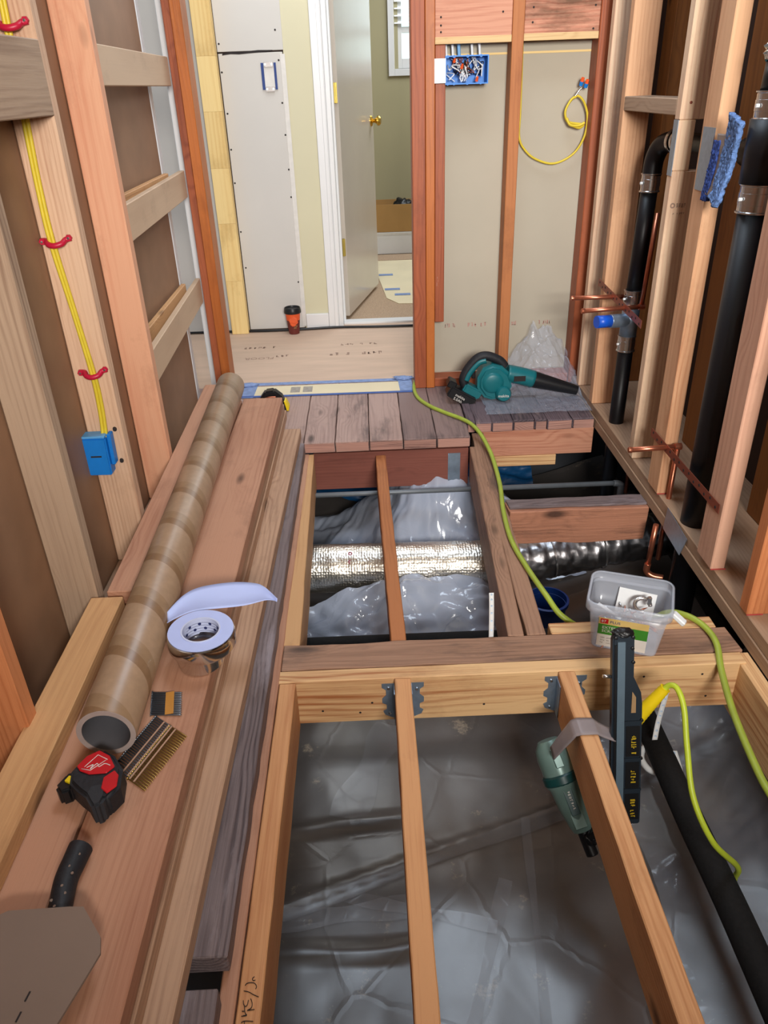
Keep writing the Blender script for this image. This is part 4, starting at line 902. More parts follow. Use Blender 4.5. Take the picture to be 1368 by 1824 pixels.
# ================================================================== LUMBER PILE
def pile(a, b, w, z0, label, mat, t=0.0372, **k):
    z0 += 0.0006
    o = board('lumber_board', (a[0], a[1], z0 + t / 2), (b[0], b[1], z0 + t / 2), w, t, mat, None, rag=0.0006, **k)
    return tag(o, label, 'board', 'loose lumber stacked on the left')
pile((-0.402, -0.30), (-0.346, 2.70), 0.138, 0.0455, 'bottom board of the lumber stack, its narrow end reaching beside the old grey plank', w_pile_edge)
pile((-0.552, -0.30), (-0.500, 2.62), 0.150, 0.0455, 'hidden bottom board on the wall side of the lumber stack', w_pile_edge)
pile((-0.437, -0.30), (-0.408, 2.80), 0.142, 0.0840, 'second board from the bottom of the lumber stack', w_pile_edge)
pile((-0.585, -0.30), (-0.560, 2.66), 0.142, 0.0840, 'second-layer board on the wall side of the lumber stack', w_pile_edge)
pile((-0.444, -0.30), (-0.412, 2.765), 0.146, 0.1225, 'third board from the bottom of the lumber stack, just under the wide top board', w_pile_edge)
pile((-0.594, -0.30), (-0.562, 2.72), 0.144, 0.1225, 'third-layer board on the wall side of the lumber stack', w_pile_edge)
pile((-0.428, -0.30), (-0.412, 2.735), 0.146, 0.1610, 'wide pinkish top board of the lumber stack carrying the foil tape roll', w_pile)
pile((-0.576, -0.30), (-0.562, 2.72), 0.142, 0.1610, 'top board of the lumber stack lying under the cardboard tube', w_pile)
pile((-0.6130, 0.10), (-0.6130, 1.412), 0.072, 0.1995, 'pale yellowish two-by-four lying nearest on the left against the wall studs', w_2x4)
pile((-0.5925, 1.432), (-0.6105, 2.80), 0.055, 0.1995, 'long pinkish two-by-four lying between the cardboard tube and the left wall studs', w_pile)

# cardboard tube
ta, tb = V((-0.487, 0.980, 0.2505)), V((-0.529, 2.745, 0.2505)); TL = (tb - ta).length
ct = lathe('cardboard_tube', [(0.0500, 0), (0.0510, 0.002), (0.0510, TL - .002), (0.0500, TL), (0.0425, TL), (0.0425, 0)], ta, m_tube, None, seg=48, axis=tb - ta, closed=True)
tag(ct, 'long hollow brown cardboard tube with spiral seams lying on the lumber stack', 'tube')

m_board = plain('grey_paperboard', (96, 94, 98), rough=0.8)
lathe('tube_lining', [(0.0424, 0.001), (0.0424, TL - .001), (0.0416, TL - .001), (0.0416, 0.001)], ta, m_board, ct, seg=40, axis=tb - ta, closed=True)
lathe('tube_end', [(0.0416, -0.0006), (0.0508, -0.0006), (0.0508, 0.0006), (0.0416, 0.0006)], ta, plain('paperboard_edge', (160, 144, 138), rough=.8), ct, seg=40, axis=tb - ta, closed=True)
# foil tape roll
fr_ = thing('foil_tape_roll', 'roll of silver foil tape with white liner coloured by blue skylight on the lumber stack', 'tape', (-0.382, 1.235, 0.20))
rc0 = V((-0.366, 1.232, 0.236)); rax = V((0.03, -0.02, 1)).normalized()
lathe('tape_wound', [(0.040, 0.0), (0.066, 0.0), (0.068, 0.004), (0.068, 0.030), (0.066, 0.034), (0.040, 0.034)], rc0, m_foil, fr_, seg=56, axis=rax, closed=True)
lathe('liner_face', [(0.0395, 0.0346), (0.0655, 0.0346), (0.0655, 0.0362), (0.0395, 0.0362)], rc0, m_liner_sky, fr_, seg=56, axis=rax, closed=True)
lathe('tape_core', [(0.0365, -0.001), (0.0398, -0.001), (0.0398, 0.0375), (0.0365, 0.0375)], rc0, m_core, fr_, seg=48, axis=rax, closed=True)
q = V((0, 0, 1)).rotation_difference(rax)
for k in range(9):
    an = 0.35 + k * 0.30; p = q @ V((0.0362 * math.cos(an), 0.0362 * math.sin(an), 0.012 + 0.012 * (k % 2))); n_ = q @ V((-math.cos(an), -math.sin(an), 0))
    lathe('core_print', [(0, 0.0005), (0.0034, 0.0004), (0.0034, 0)], rc0 + p, plain('navy_ink', (34, 44, 96), rough=.6), fr_, seg=12, axis=n_)
for k in range(4):
    pts = [rc0 + q @ V((0.0361 * math.cos(a_), 0.0361 * math.sin(a_), 0.006 + 0.007 * k)) for a_ in [0.3 + j * 0.22 for j in range(12)]]
    tube('core_print', pts, 0.0003, plain('navy_ink', (34, 44, 96)), fr_, seg=5, smooth=False)
# unwound band standing under the roll
lathe('foil_band', [(0.036, 0.0), (0.044, 0.002), (0.047, 0.03), (0.050, 0.040), (0.049, 0.040), (0.043, 0.003), (0.035, 0.001)], (-0.372, 1.218, 0.1995), m_foil, fr_, seg=40, closed=True)
T = [(-0.448, 1.300, .270), (-0.425, 1.360, .266), (-0.392, 1.396, .262), (-0.330, 1.420, .258), (-0.282, 1.420, .256), (-0.256, 1.402, .254), (-0.224, 1.356, .250)]
Bm = [(-0.440, 1.262, .270), (-0.405, 1.290, .268), (-0.372, 1.305, .265), (-0.336, 1.322, .260), (-0.290, 1.336, .257), (-0.250, 1.352, .254), (-0.226, 1.350, .249)]
Ts, Bs = smooth_path(T, 6), smooth_path(Bm, 6)
def rib(u, v):
    i = min(len(Ts) - 1, int(round(u * (len(Ts) - 1)))); p = Ts[i].lerp(Bs[i], v); p.z -= 0.006 * math.sin(v * math.pi) - 0.004 * math.sin(u * 7); return p
sheet('liner_strip', 36, 8, rib, m_liner_sky, fr_, thick=0.0008)

# strips of collated nails
def nails(name, c00, c10, c01, n, r, mat, band, label, z):
    """c00->c10 along the nail, c00->c01 along the strip"""
    t = thing(name, label, 'nails', c00 + (z,), 'strips of collated nails beside the tube')
    a, b, c = V(c00 + (0,)), V(c10 + (0,)), V(c01 + (0,)); d = b - a; s = c - a
    me = None
    for k in range(n):
        p = a + s * (k / (n - 1)); p.z = z + r
        if me is None:
            bm = bmesh.new(); tube_bm(bm, [V((0, 0, 0)), d * 0.93, d], r, 7, True, [r, r, r * 0.2])
            tube_bm(bm, [V((0, 0, 0)), d.normalized() * 0.0012], r * 2.0, 8)
            me = mesh_of(bm, 'nail', True); me.materials.append(mat)
        o = bpy.data.objects.new('nail', me); COL.objects.link(o); o.location = p; attach(o, t)
    for f, wd, bm_ in band:
        p = a + d * f; board('collation_band', (p.x, p.y, z + 2 * r + .0006), ((p + s).x, (p + s).y, z + 2 * r + .0006), wd, 0.0008, bm_, t, bev=0)
    return t
m_nailg = plain('grey_nail_steel', (120, 126, 134), rough=.35, metal=.8)
m_nailb = plain('yellowish_nail_steel', (176, 148, 84), rough=.3, metal=.85)
m_bandp = plain('pale_collation_plastic', (176, 140, 116), rough=.5)
nails('nail_strip', (-0.452, 1.132), (-0.392, 1.128), (-0.441, 1.072), 13, 0.0016, m_nailg, [(0.60, 0.016, plain('orange_paper_tape', (190, 130, 50), rough=.6))], 'short strip of collated nails with an orange paper band, farthest from the red tape measure', 0.1996)
nails('nail_strip', (-0.430, 1.066), (-0.393, 1.037), (-0.476, 0.950), 26, 0.0015, m_nailg, [(0.55, 0.003, m_bandp), (0.85, 0.003, m_bandp)], 'grey strip of collated nails touching the red tape measure', 0.1996)
nails('nail_strip', (-0.398, 1.040), (-0.360, 1.011), (-0.444, 0.922), 26, 0.0015, m_nailb, [(0.12, 0.003, m_bandp), (0.35, 0.003, m_bandp)], 'brass coloured strip of collated nails beside the grey strip', 0.1996)

# red and black tape measure
rt = thing('tape_measure', 'red and black tape measure lying on the near end of the lumber stack', 'tape measure', (-0.485, 0.89, 0.20))
Mz = lambda z: Matrix.Translation((0, 0, z))
body = [(-0.525, 0.905), (-0.512, 0.936), (-0.488, 0.952), (-0.462, 0.936), (-0.440, 0.906), (-0.434, 0.868), (-0.448, 0.842), (-0.474, 0.842), (-0.500, 0.862), (-0.520, 0.880)]
prism('measure_case', body, 0.046, Mz(0.1996), m_rubber, rt, bev=0.006, segs=3, smooth=True)
prism('red_face', [(-0.516, 0.910), (-0.506, 0.931), (-0.488, 0.943), (-0.467, 0.930), (-0.452, 0.906), (-0.462, 0.893), (-0.490, 0.892), (-0.508, 0.900)], 0.003, Mz(0.2456), m_red, rt, bev=0.001, segs=1)
prism('red_side', [(-0.450, 0.898), (-0.441, 0.888), (-0.438, 0.866), (-0.450, 0.852), (-0.462, 0.862), (-0.464, 0.884)], 0.004, Mz(0.2445), m_red, rt, bev=0.001, segs=1)
prism('thumb_lock', [(-0.548, 0.884), (-0.536, 0.912), (-0.522, 0.916), (-0.512, 0.900), (-0.518, 0.876), (-0.535, 0.868)], 0.034, Mz(0.1996), m_black, rt, bev=0.005, segs=2)
prism('yellow_button', [(-0.532, 0.890), (-0.528, 0.900), (-0.518, 0.898), (-0.520, 0.884)], 0.004, Mz(0.2336), m_yel, rt)
prism('rubber_bumper', [(-0.484, 0.872), (-0.456, 0.876), (-0.450, 0.850), (-0.453, 0.832), (-0.466, 0.826), (-0.474, 0.836), (-0.486, 0.852)], 0.0475, Mz(0.1996), plain('grey_rubber', (40, 42, 47), rough=.7, bump=.3, scale=80), rt, bev=0.005, segs=2, smooth=True)
tube('case_logo', [(-0.502, 0.907, .249), (-0.487, 0.932, .249), (-0.468, 0.921, .249)], 0.0006, m_whitelab, rt, seg=6, smooth=False)
tube('case_logo', [(-0.506, 0.903, .249), (-0.490, 0.899, .249), (-0.470, 0.920, .249)], 0.0006, m_whitelab, rt, seg=6, smooth=False)
tube('case_logo', [(-0.498, 0.905, .249), (-0.489, 0.911, .249), (-0.491, 0.902, .249), (-0.483, 0.913, .249), (-0.478, 0.906, .249), (-0.470, 0.912, .249), (-0.460, 0.908, .249)], 0.0007, m_whitelab, rt, seg=6)
# black handled tool half under the cardboard
hm = thing('hammer', 'tool with a black textured rubber grip half hidden under the cardboard sheet', 'tool', (-0.47, 0.70, 0.20))
tube('grip', [(-0.474, 0.778, 0.2165), (-0.476, 0.755, 0.2165), (-0.478, 0.72, 0.2165), (-0.470, 0.67, 0.2165), (-0.455, 0.60, 0.2165), (-0.44, 0.53, 0.2165)], 0.018, m_rubber, hm, seg=20, radii=[0.0135, 0.0185] + [0.0185 - 0.0001 * k for k in range(39)], n=8)
for k in range(10):
    lathe('grip_fleck', [(0, 0.0004), (0.0022, 0.0003), (0.0022, -.001)], (-0.474 + 0.009 * math.sin(k * 2.1), 0.765 - k * 0.0105, 0.2330 - 0.0022 * abs(math.sin(k * 2.1))), m_card, hm, seg=6)
tube('tool_head', [(-0.44, 0.53, 0.2165), (-0.42, 0.44, 0.2165)], 0.011, m_steel, hm, seg=14, smooth=False)
# cardboard sheet
cpts = [(-0.572, 0.642), (-0.532, 0.662), (-0.448, 0.664), (-0.429, 0.663), (-0.392, 0.618), (-0.386, 0.596), (-0.394, 0.570), (-0.420, 0.490), (-0.43, 0.40), (-0.572, 0.38)]
Mc = Matrix.Translation((0, 0, 0.236))
cb = prism('cardboard_sheet', cpts, 0.004, Mc, m_card)
tag(cb, 'torn grey-brown cardboard sheet lying over the tool at the bottom left corner', 'cardboard')
for x, y in ((-0.4625, 0.545), (-0.4645, 0.521), (-0.466, 0.503)): board('cardboard_slit', (x, y - .006, 0.2404), (x + .002, y + .006, 0.2404), 0.0022, 0.0006, m_ink, cb, bev=0)

# tape measure at the far end of the stack
t2 = thing('tape_measure', 'black and yellow tape measure standing at the far end of the lumber stack', 'tape measure', (-0.42, 2.98, 0.046))
M2 = Matrix(((1, 0, 0, 0), (0, 0, -1, 3.02), (0, 1, 0, 0), (0, 0, 0, 1)))
prism('measure_case', [(-0.462, 0.047), (-0.462, 0.105), (-0.440, 0.134), (-0.402, 0.138), (-0.372, 0.112), (-0.350, 0.060), (-0.352, 0.047)], 0.044, M2, m_black, t2, bev=0.006, segs=2, smooth=True)
prism('yellow_side', [(-0.366, 0.092), (-0.357, 0.088), (-0.346, 0.060), (-0.348, 0.0475), (-0.357, 0.0475)], 0.046, Matrix(((1, 0, 0, 0), (0, 0, -1, 3.021), (0, 1, 0, 0), (0, 0, 0, 1))), m_yel, t2, bev=0.002, segs=1)
tube('belt_clip', [(-0.448, 2.974, 0.100), (-0.428, 2.971, 0.112), (-0.395, 2.974, 0.112)], 0.003, m_copper, t2, seg=8)
lathe('spool_cap', [(0, 0.003), (0.016, 0.002), (0.018, 0)], (-0.415, 2.976, 0.090), m_rubber, t2, seg=20, axis=(0, -1, 0))

# ================================================================== TUB OF SCREWS
tubm = film_material('clear_tub_plastic', (214, 222, 236), 0.30, rough=0.16, bump=0.0, scale=4)
tb_ = thing('screw_tub', 'clear plastic tub of exterior screws with a green label standing on the beams', 'tub', (0.606, 1.476, 0.002))
ca, sa = math.cos(math.radians(-21)), math.sin(math.radians(-21))
MT = Matrix(((ca, -sa, 0, 0.602), (sa, ca, 0, 1.478), (0, 0, 1, 0.002), (0, 0, 0, 1)))
def rrect(w, d, r, n=5):
    out = []
    for cx, cy, a0 in ((w / 2 - r, d / 2 - r, 0), (-w / 2 + r, d / 2 - r, 90), (-w / 2 + r, -d / 2 + r, 180), (w / 2 - r, -d / 2 + r, 270)):
        for k in range(n + 1):
            a_ = math.radians(a0 + 90 * k / n); out.append((cx + r * math.cos(a_), cy + r * math.sin(a_)))
    return out
def loft(name, levels, mat, parent, M, close_bottom=True):
    bm = bmesh.new(); rings = [[bm.verts.new((x, y, z)) for x, y in rrect(w, d, r)] for w, d, r, z in levels]
    for a_, b_ in zip(rings, rings[1:]):
        n = len(a_)
        for k in range(n): bm.faces.new((a_[k], a_[(k + 1) % n], b_[(k + 1) % n], b_[k]))
    if close_bottom: bm.faces.new(list(reversed(rings[0])))
    me = mesh_of(bm, name, True); o = link(name, me, mat); o.matrix_world = M; o.matrix_basis = M.copy(); attach(o, parent)
    md = o.modifiers.new('thickness', 'SOLIDIFY'); md.thickness = 0.0015
    return o
loft('tub_body', [(0.152, 0.112, 0.016, 0.0), (0.154, 0.114, 0.017, 0.004), (0.182, 0.136, 0.020, 0.122)], tubm, tb_, MT)
loft('tub_rim', [(0.184, 0.138, 0.022, 0.112), (0.198, 0.152, 0.028, 0.113), (0.198, 0.152, 0.028, 0.136), (0.192, 0.146, 0.026, 0.140), (0.184, 0.138, 0.022, 0.138)], tubm, tb_, MT, False)
for k in range(5):
    for s in (-1, 1):
        p = MT @ V((-0.070 + k * 0.035, s * 0.0765, 0.124)); q_ = p
        board('rim_rib', p - V((0, 0, .010)), p + V((0, 0, .010)), 0.0018, 0.0012, m_white, tb_, bev=0)
def tilt(z, y0=-0.0575): return y0 - 0.0105 * z / 0.116
def labelq(name, xa, xb, za, zb, mat, off=0.0014, par=None):
    bm = bmesh.new(); vs_ = [bm.verts.new(MT @ V((x, tilt(z) - off, z))) for x, z in ((xa, za), (xb, za), (xb, zb), (xa, zb))]; bm.faces.new(vs_)
    return link(name, mesh_of(bm, name), mat, par or tb_)
labelq('label', -0.064, 0.050, 0.010, 0.100, m_whitelab)
labelq('label_band', -0.064, 0.050, 0.048, 0.080, m_greenlab, 0.0018)
labelq('label_band', -0.064, 0.050, 0.080, 0.100, m_tanlab, 0.0018)
labelq('label_logo', -0.060, -0.042, 0.083, 0.097, m_red, 0.0022)
ex = MT.to_3x3() @ V((1, 0, 0)); en = MT.to_3x3() @ V((0, -1, -0.08))
def lt(s, size, x, z, m_): text('label_lettering', s, size, MT @ V((x, tilt(z) - .0026, z)), ex, en, m_, tb_, ext=0.0001)
lt('PLUS', 0.011, -0.038, 0.086, m_dblue); lt('EXTERIOR', 0.0115, -0.055, 0.067, m_whitelab); lt('SCREWS', 0.0115, -0.055, 0.056, m_whitelab); lt('87', 0.011, -0.058, 0.086, m_whitelab)
for k in range(3): marks('label_lettering', MT @ V((-0.056, tilt(0.036 - .008 * k) - .0026, 0.036 - .008 * k)), ex, en, 0.045, 0.0035, m_faint2, 12, tb_, 30 + k)
bm = bmesh.new()
for c in ((0.074, 0.030, 0.098), ): pass
board('tub_handle', MT @ V((0.098, -0.020, 0.112)), MT @ V((0.128, -0.028, 0.092)), 0.018, 0.012, m_white, tb_, bev=0.003)
cd = board('paper_card', MT @ V((-0.030, 0.050, 0.075)), MT @ V((0.060, 0.050, 0.068)), 0.0015, 0.070, m_white, None, up=V((-0.05, 0.3, 1)), bev=0)
tag(cd, 'blank white card leaning inside the clear screw tub', 'card')
rr = random.Random(3)
sc_me = None
for k in range(34):
    bm = bmesh.new()
    if sc_me is None:
        tube_bm(bm, [V((0, 0, 0)), V((0.030, 0, 0)), V((0.040, 0, 0))], 0.0022, 7, True, [0.0022, 0.0022, 0.0004]); tube_bm(bm, [V((-0.002, 0, 0)), V((0.0015, 0, 0))], 0.0045, 9, True, [0.0045, 0.0022])
        sc_me = mesh_of(bm, 'screw', True); sc_me.materials.append(m_copper)
        sc2 = sc_me.copy(); sc2.materials.clear(); sc2.materials.append(m_steel)
    else: bm.free()
    o = bpy.data.objects.new('screw', sc_me if k % 3 else sc2); COL.objects.link(o)
    an = rr.uniform(0, 6.28); p = MT @ V((rr.uniform(-.040, .040), rr.uniform(-.030, .025), 0.012 + 0.013 * (k / 6)))
    o.matrix_world = Matrix.Translation(p) @ Matrix.Rotation(an, 4, 'Z') @ Matrix.Rotation(rr.uniform(-.3, .3), 4, 'Y'); o.matrix_basis = o.matrix_world.copy()
    tag(o, ('bronze coloured screw lying loose at the bottom of the clear tub', 'bright steel screw lying among the bronze ones in the clear tub')[k % 3 == 0], 'screw', ('bronze screws in the tub', 'steel screws in the tub')[k % 3 == 0])
gt = thing('clamp_fitting', 'shiny chromed pipe clamp lying on the screws in the tub', 'fitting', MT @ V((0.03, -0.015, 0.08)))
tube('clamp_ring', [MT @ V((0.030 + .018 * math.cos(a_), 0.012 + .014 * math.sin(a_), 0.098 + .010 * math.sin(a_ * 1))) for a_ in [j * .5 for j in range(11)]], 0.0052, m_steel, gt, seg=8)
bx('clamp_screw', *(lambda p: (p.x - .005, p.x + .005, p.y - .005, p.y + .005, p.z - .008, p.z + .014))(MT @ V((0.044, 0.016, 0.108))), m_steel, gt)
wt = board('plastic_tie', MT @ V((-0.072, -0.012, 0.098)), MT @ V((-0.015, -0.040, 0.084)), 0.009, 0.004, m_white, None, bev=0.001); tag(wt, 'white plastic strip lying inside the left of the screw tub', 'tie')

# ================================================================== HOSES
h1 = tube('air_hose', [(0.205, 3.30, 0.056), (0.186, 3.170, 0.054), (0.197, 3.051, 0.053), (0.240, 2.95, 0.053), (0.288, 2.882, 0.053), (0.384, 2.744, 0.053), (0.425, 2.563, 0.030), (0.427, 2.329, 0.012), (0.408, 2.128, 0.010), (0.402, 1.951, 0.010), (0.418, 1.809, 0.010), (0.445, 1.660, 0.010), (0.480, 1.600, -0.02), (0.56, 1.585, -0.06), (0.68, 1.60, -0.06), (0.745, 1.585, -0.01), (0.778, 1.545, 0.012), (0.806, 1.500, 0.012), (0.811, 1.432, 0.012), (0.790, 1.345, 0.000), (0.760, 1.21, 0.00), (0.738, 1.06, 0.005), (0.735, 0.98, 0.005), (0.76, 0.86, -0.02), (0.80, 0.7, -0.05)], 0.0078, m_hose, None, seg=14, n=10)
tag(h1, 'long green air hose running from the doorway over the joists past the tub', 'hose')
h3 = thing('whip_hose', 'lime green hose with yellow strain relief connected to the nail gun', 'hose', (0.6, 1.2, 0.09))
tube('hose', [(0.596, 1.220, 0.060), (0.609, 1.216, 0.083), (0.620, 1.200, 0.086), (0.627, 1.170, 0.058), (0.624, 1.120, 0.000), (0.622, 1.050, -0.070), (0.655, 1.000, -0.144), (0.728, 1.010, -0.240), (0.742, 1.026, -0.300), (0.744, 1.030, -0.335)], 0.0062, m_hose2, h3, seg=14, n=10)
a, b = V((0.548, 1.220, -0.020)), V((0.603, 1.220, 0.072)); d = b - a
prof = []
for k in range(24):
    f = k / 23; r = 0.0165 - 0.0055 * f + (0.0009 if k % 2 else 0); prof.append((r, d.length * f))
lathe('strain_relief', [(0, 0)] + prof + [(0, d.length)], a, m_yel, h3, seg=20, axis=d)

# ================================================================== NAIL GUN
ng = thing('nail_gun', 'grey-green framing nail gun hanging across the right joist with its dark magazine upright', 'nail gun', (0.45, 1.2, -0.1))
T0, B0 = V((0.505, 1.250, 0.203)), V((0.508, 1.112, -0.215)); ax = (T0 - B0).normalized()
side = V((1, 0.0, 0.0)); side = (side - ax * side.dot(ax)).normalized(); nrm = ax.cross(side)   # nrm ~ away from camera
if nrm.y > 0: nrm = -nrm
Mg = Matrix((side, ax, side.cross(ax))).transposed().to_4x4(); Mg.translation = B0
ML = (T0 - B0).length
outl = [(-0.024, 0.0), (0.040, 0.0), (0.041, 0.04), (0.041, ML * 0.64), (0.038, ML * 0.70), (0.022, ML * 0.78), (0.022, ML * 0.985), (0.012, ML), (-0.020, ML), (-0.024, ML * .97)]
zf = Mg.to_3x3() @ V((0, 0, 1)); sg = 1 if zf.y < 0 else -1
prism('magazine', outl, 0.020 * 1, Mg @ Matrix.Translation((0, 0, -0.010)), m_magdark, ng, bev=0.003, segs=2)
def onmag(pts, mat, name, lift, dep=0.002, par=None):
    zz = 0.0105 * sg + (lift if sg > 0 else -lift - dep) ; return prism(name, pts, dep, Mg @ Matrix.Translation((0, 0, zz)), mat, par or ng)
onmag([(-0.015, 0.0), (0.001, 0.0), (0.001, ML * .965), (-0.015, ML * .965)], m_magside, 'magazine_rail', 0.0, 0.004)
onmag([(-0.020, 0.0), (-0.016, 0.0), (-0.016, ML * .95), (-0.020, ML * .95)], m_black, 'magazine_edge', 0.0, 0.003)
onmag([(0.016, ML * .60), (0.026, ML * .60), (0.026, ML * .68), (0.018, ML * .71)], m_header if False else plain('magazine_window', (150, 120, 84), rough=.6), 'magazine_window', 0.0, 0.0012)
for f0, f1 in ((0.03, 0.17), (0.20, 0.34), (0.37, 0.53)):
    onmag([(0.006, ML * f0), (0.036, ML * f0), (0.036, ML * f1), (0.006, ML * f1)], m_black, 'magazine_panel', 0.0, 0.001)
    nx = Mg.to_3x3() @ V((0, 1, 0)); p = Mg @ V((0.028, ML * (f0 + .015), (0.0105 + .0025) * sg))
    marks('magazine_lettering', p, nx, zf * sg, 0.045, 0.011, m_label, 7, ng, int(f0 * 100))
for f in (0.19, 0.355, 0.55):
    onmag([(-0.001, ML * f), (0.040, ML * f), (0.040, ML * f + .004), (-0.001, ML * f + .004)], m_magdark, 'magazine_rib', 0.0, 0.0035)
for (x, f) in ((0.018, .985), (-0.018, .985), (0.017, .93), (0.019, .86), (0.039, .56), (0.039, .36)):
    lathe('magazine_bolt', [(0, 0.004), (0.0035, 0.003), (0.004, 0)], Mg @ V((x, ML * f, .0105 * sg)), m_black, ng, seg=10, axis=zf * sg)
lump('magazine_latch', Mg @ V((0.0, ML * 1.0, 0)), (0.023, 0.014, 0.010), m_black, 5, ng, amp=.2)
tube('belt_hook_pin', [Mg @ V((-0.024, ML * .78, 0)), Mg @ V((-0.042, ML * .785, 0))], 0.0035, m_steel, ng, seg=8, smooth=False)
# body on the other side of the joist, cap up, nose down
C0, N0 = V((0.388, 1.262, -0.158)), V((0.448, 1.140, -0.300))
bd = (N0 - C0); BL = bd.length
lathe('cylinder_cap', [(0, -0.036), (0.024, -0.034), (0.036, -0.018), (0.040, 0.004), (0.040, 0.045)], C0, m_gunteal, ng, seg=20, axis=bd)
lathe('gun_body', [(0.040, 0.040), (0.042, 0.052), (0.042, 0.068), (0.037, 0.075), (0.034, 0.12), (0.026, 0.165), (0.022, 0.178), (0.0, 0.178)], C0, m_gunteal, ng, seg=20, axis=bd)
lathe('body_ring', [(0.0410, 0.042), (0.0450, 0.046), (0.0450, 0.062), (0.0410, 0.066)], C0, m_gundark, ng, seg=24, axis=bd)
bdn = bd.normalized(); toc = (V((0, 0, 1.22)) - C0); toc = (toc - bdn * toc.dot(bdn)).normalized(); sd = bdn.cross(toc)
def onbody(l, w0, s, mat, name, w=0.014, t=0.006, wl=0.03):
    p = C0 + bdn * l + toc * w0 + sd * s; return board(name, p - bdn * wl, p + bdn * wl, w, t, mat, ng, up=toc, bev=0.002)
onbody(0.004, 0.040, -0.006, m_gunteal, 'cap_rib', 0.020, 0.012, 0.022)
onbody(0.105, 0.0335, 0.0, m_gundark, 'label_plate', 0.020, 0.004, 0.030)
marks('gun_lettering', C0 + bdn * 0.080 + toc * 0.0385 + sd * 0.002, bdn, toc, 0.05, 0.006, m_whitelab, 8, ng, 41)
onbody(0.150, 0.022, 0.0, m_gunteal, 'nose_housing', 0.030, 0.014, 0.018)
tube('nose_piece', [C0 + bdn * 0.170, C0 + bdn * 0.210, C0 + bdn * 0.235], 0.014, m_black, ng, seg=12)
lump('nose_guard', C0 + bdn * 0.195 + sd * -0.010, (0.020, 0.022, 0.022), m_black, 6, ng, amp=.25)
board('nose_link', C0 + bdn * 0.20, B0 + V((-0.01, 0, 0.0)), 0.020, 0.024, m_black, ng, bev=0.003)
# translucent rafter hook wrapped over the joist
hk = [V((0.372, 1.215, -0.105)), V((0.388, 1.200, -0.050)), V((0.405, 1.190, -0.004)), V((0.416, 1.187, 0.0035)), V((0.449, 1.186, 0.0035)), V((0.462, 1.184, -0.006)), V((0.490, 1.180, -0.020))]
def hookf(u, v):
    t_ = u * (len(hk) - 1); i = min(int(t_), len(hk) - 2); p = hk[i].lerp(hk[i + 1], t_ - i); wv_ = 0.018 + 0.006 * math.sin(u * 3.1)
    return p + V((0.004, 1, 0)) * (v - .5) * 2 * wv_
sheet('rafter_hook', 30, 6, hookf, plain('translucent_grey_plastic', (150, 140, 142), rough=.35, alpha=.9), ng, thick=0.003)
board('gun_grip', C0 + V((0.03, 0, 0.02)), V((0.505, 1.21, -0.06)), 0.028, 0.030, m_black, ng, bev=0.008, segs=2) if False else None

# ================================================================== BELOW THE JOISTS
ip = tube('insulated_pipe', [(-1.0, 1.80, -0.25), (0.50, 1.80, -0.255), (0.62, 1.77, -0.258), (0.678, 1.68, -0.26), (0.684, 1.40, -0.26), (0.684, 1.16, -0.262), (0.690, 0.95, -0.264), (0.690, 0.70, -0.266), (0.690, 0.2, -0.27), (0.69, -0.5, -0.27)], 0.0315, m_foam, None, seg=28, n=6)
tag(ip, 'thick black foam insulated pipe running through the crawl space on the right', 'pipe')
def ductf(rad, p0, p1, jit, seed):
    p0, p1 = V(p0), V(p1); ax_ = (p1 - p0); L_ = ax_.length; ax_.normalize(); n1 = V((0, 0, 1)); n1 = (n1 - ax_ * n1.dot(ax_)).normalized(); n2 = ax_.cross(n1)
    def f(u, v):
        a_ = v * 2 * math.pi; r = rad * (1 + jit * noise.noise(V((u * L_ * 22, math.cos(a_) * 1.6 + seed, math.sin(a_) * 1.6))) + jit * .5 * noise.noise(V((u * L_ * 60, math.cos(a_) * 4, math.sin(a_) * 4 + seed))))
        return p0 + ax_ * (u * L_) + (n1 * math.cos(a_) + n2 * math.sin(a_)) * r
    return f
dc = thing('foil_duct', 'silver bubble foil insulated duct crossing the crawl space under the floor opening', 'duct', (0, 2.32, -0.38))
sheet('duct_wrap', 160, 64, ductf(0.088, (-0.95, 2.345, -0.31), (0.40, 2.285, -0.30), 0.03, 1), m_duct, dc)
sheet('duct_wrap', 110, 64, ductf(0.080, (0.38, 2.280, -0.31), (1.12, 2.36, -0.23), 0.09, 5), m_duct2, dc)
for x in (0.62, 0.80):
    lathe('duct_band', [(0.081, -0.004), (0.084, -0.003), (0.084, 0.003), (0.081, 0.004)], (x, 2.306 + (x - .62) * .1, -0.284 + (x - .62) * .1), m_steel, dc, seg=40, axis=(1, 0.1, 0.1))
for k, (x, a_) in enumerate(((-0.10, 0.5), (-0.10, 0.15), (0.24, 0.5), (0.25, 0.15))):
    lathe('duct_print', [(0.004, 0.0008), (0.0075, 0.0006), (0.0075, -.001)], (x, 2.31 - 0.090 * math.sin(a_ + .25), -0.306 + 0.090 * math.cos(a_ + .25)), plain('magenta_ink', (150, 50, 80)), dc, seg=16, axis=(0, -math.sin(a_ + .25), math.cos(a_ + .25)))
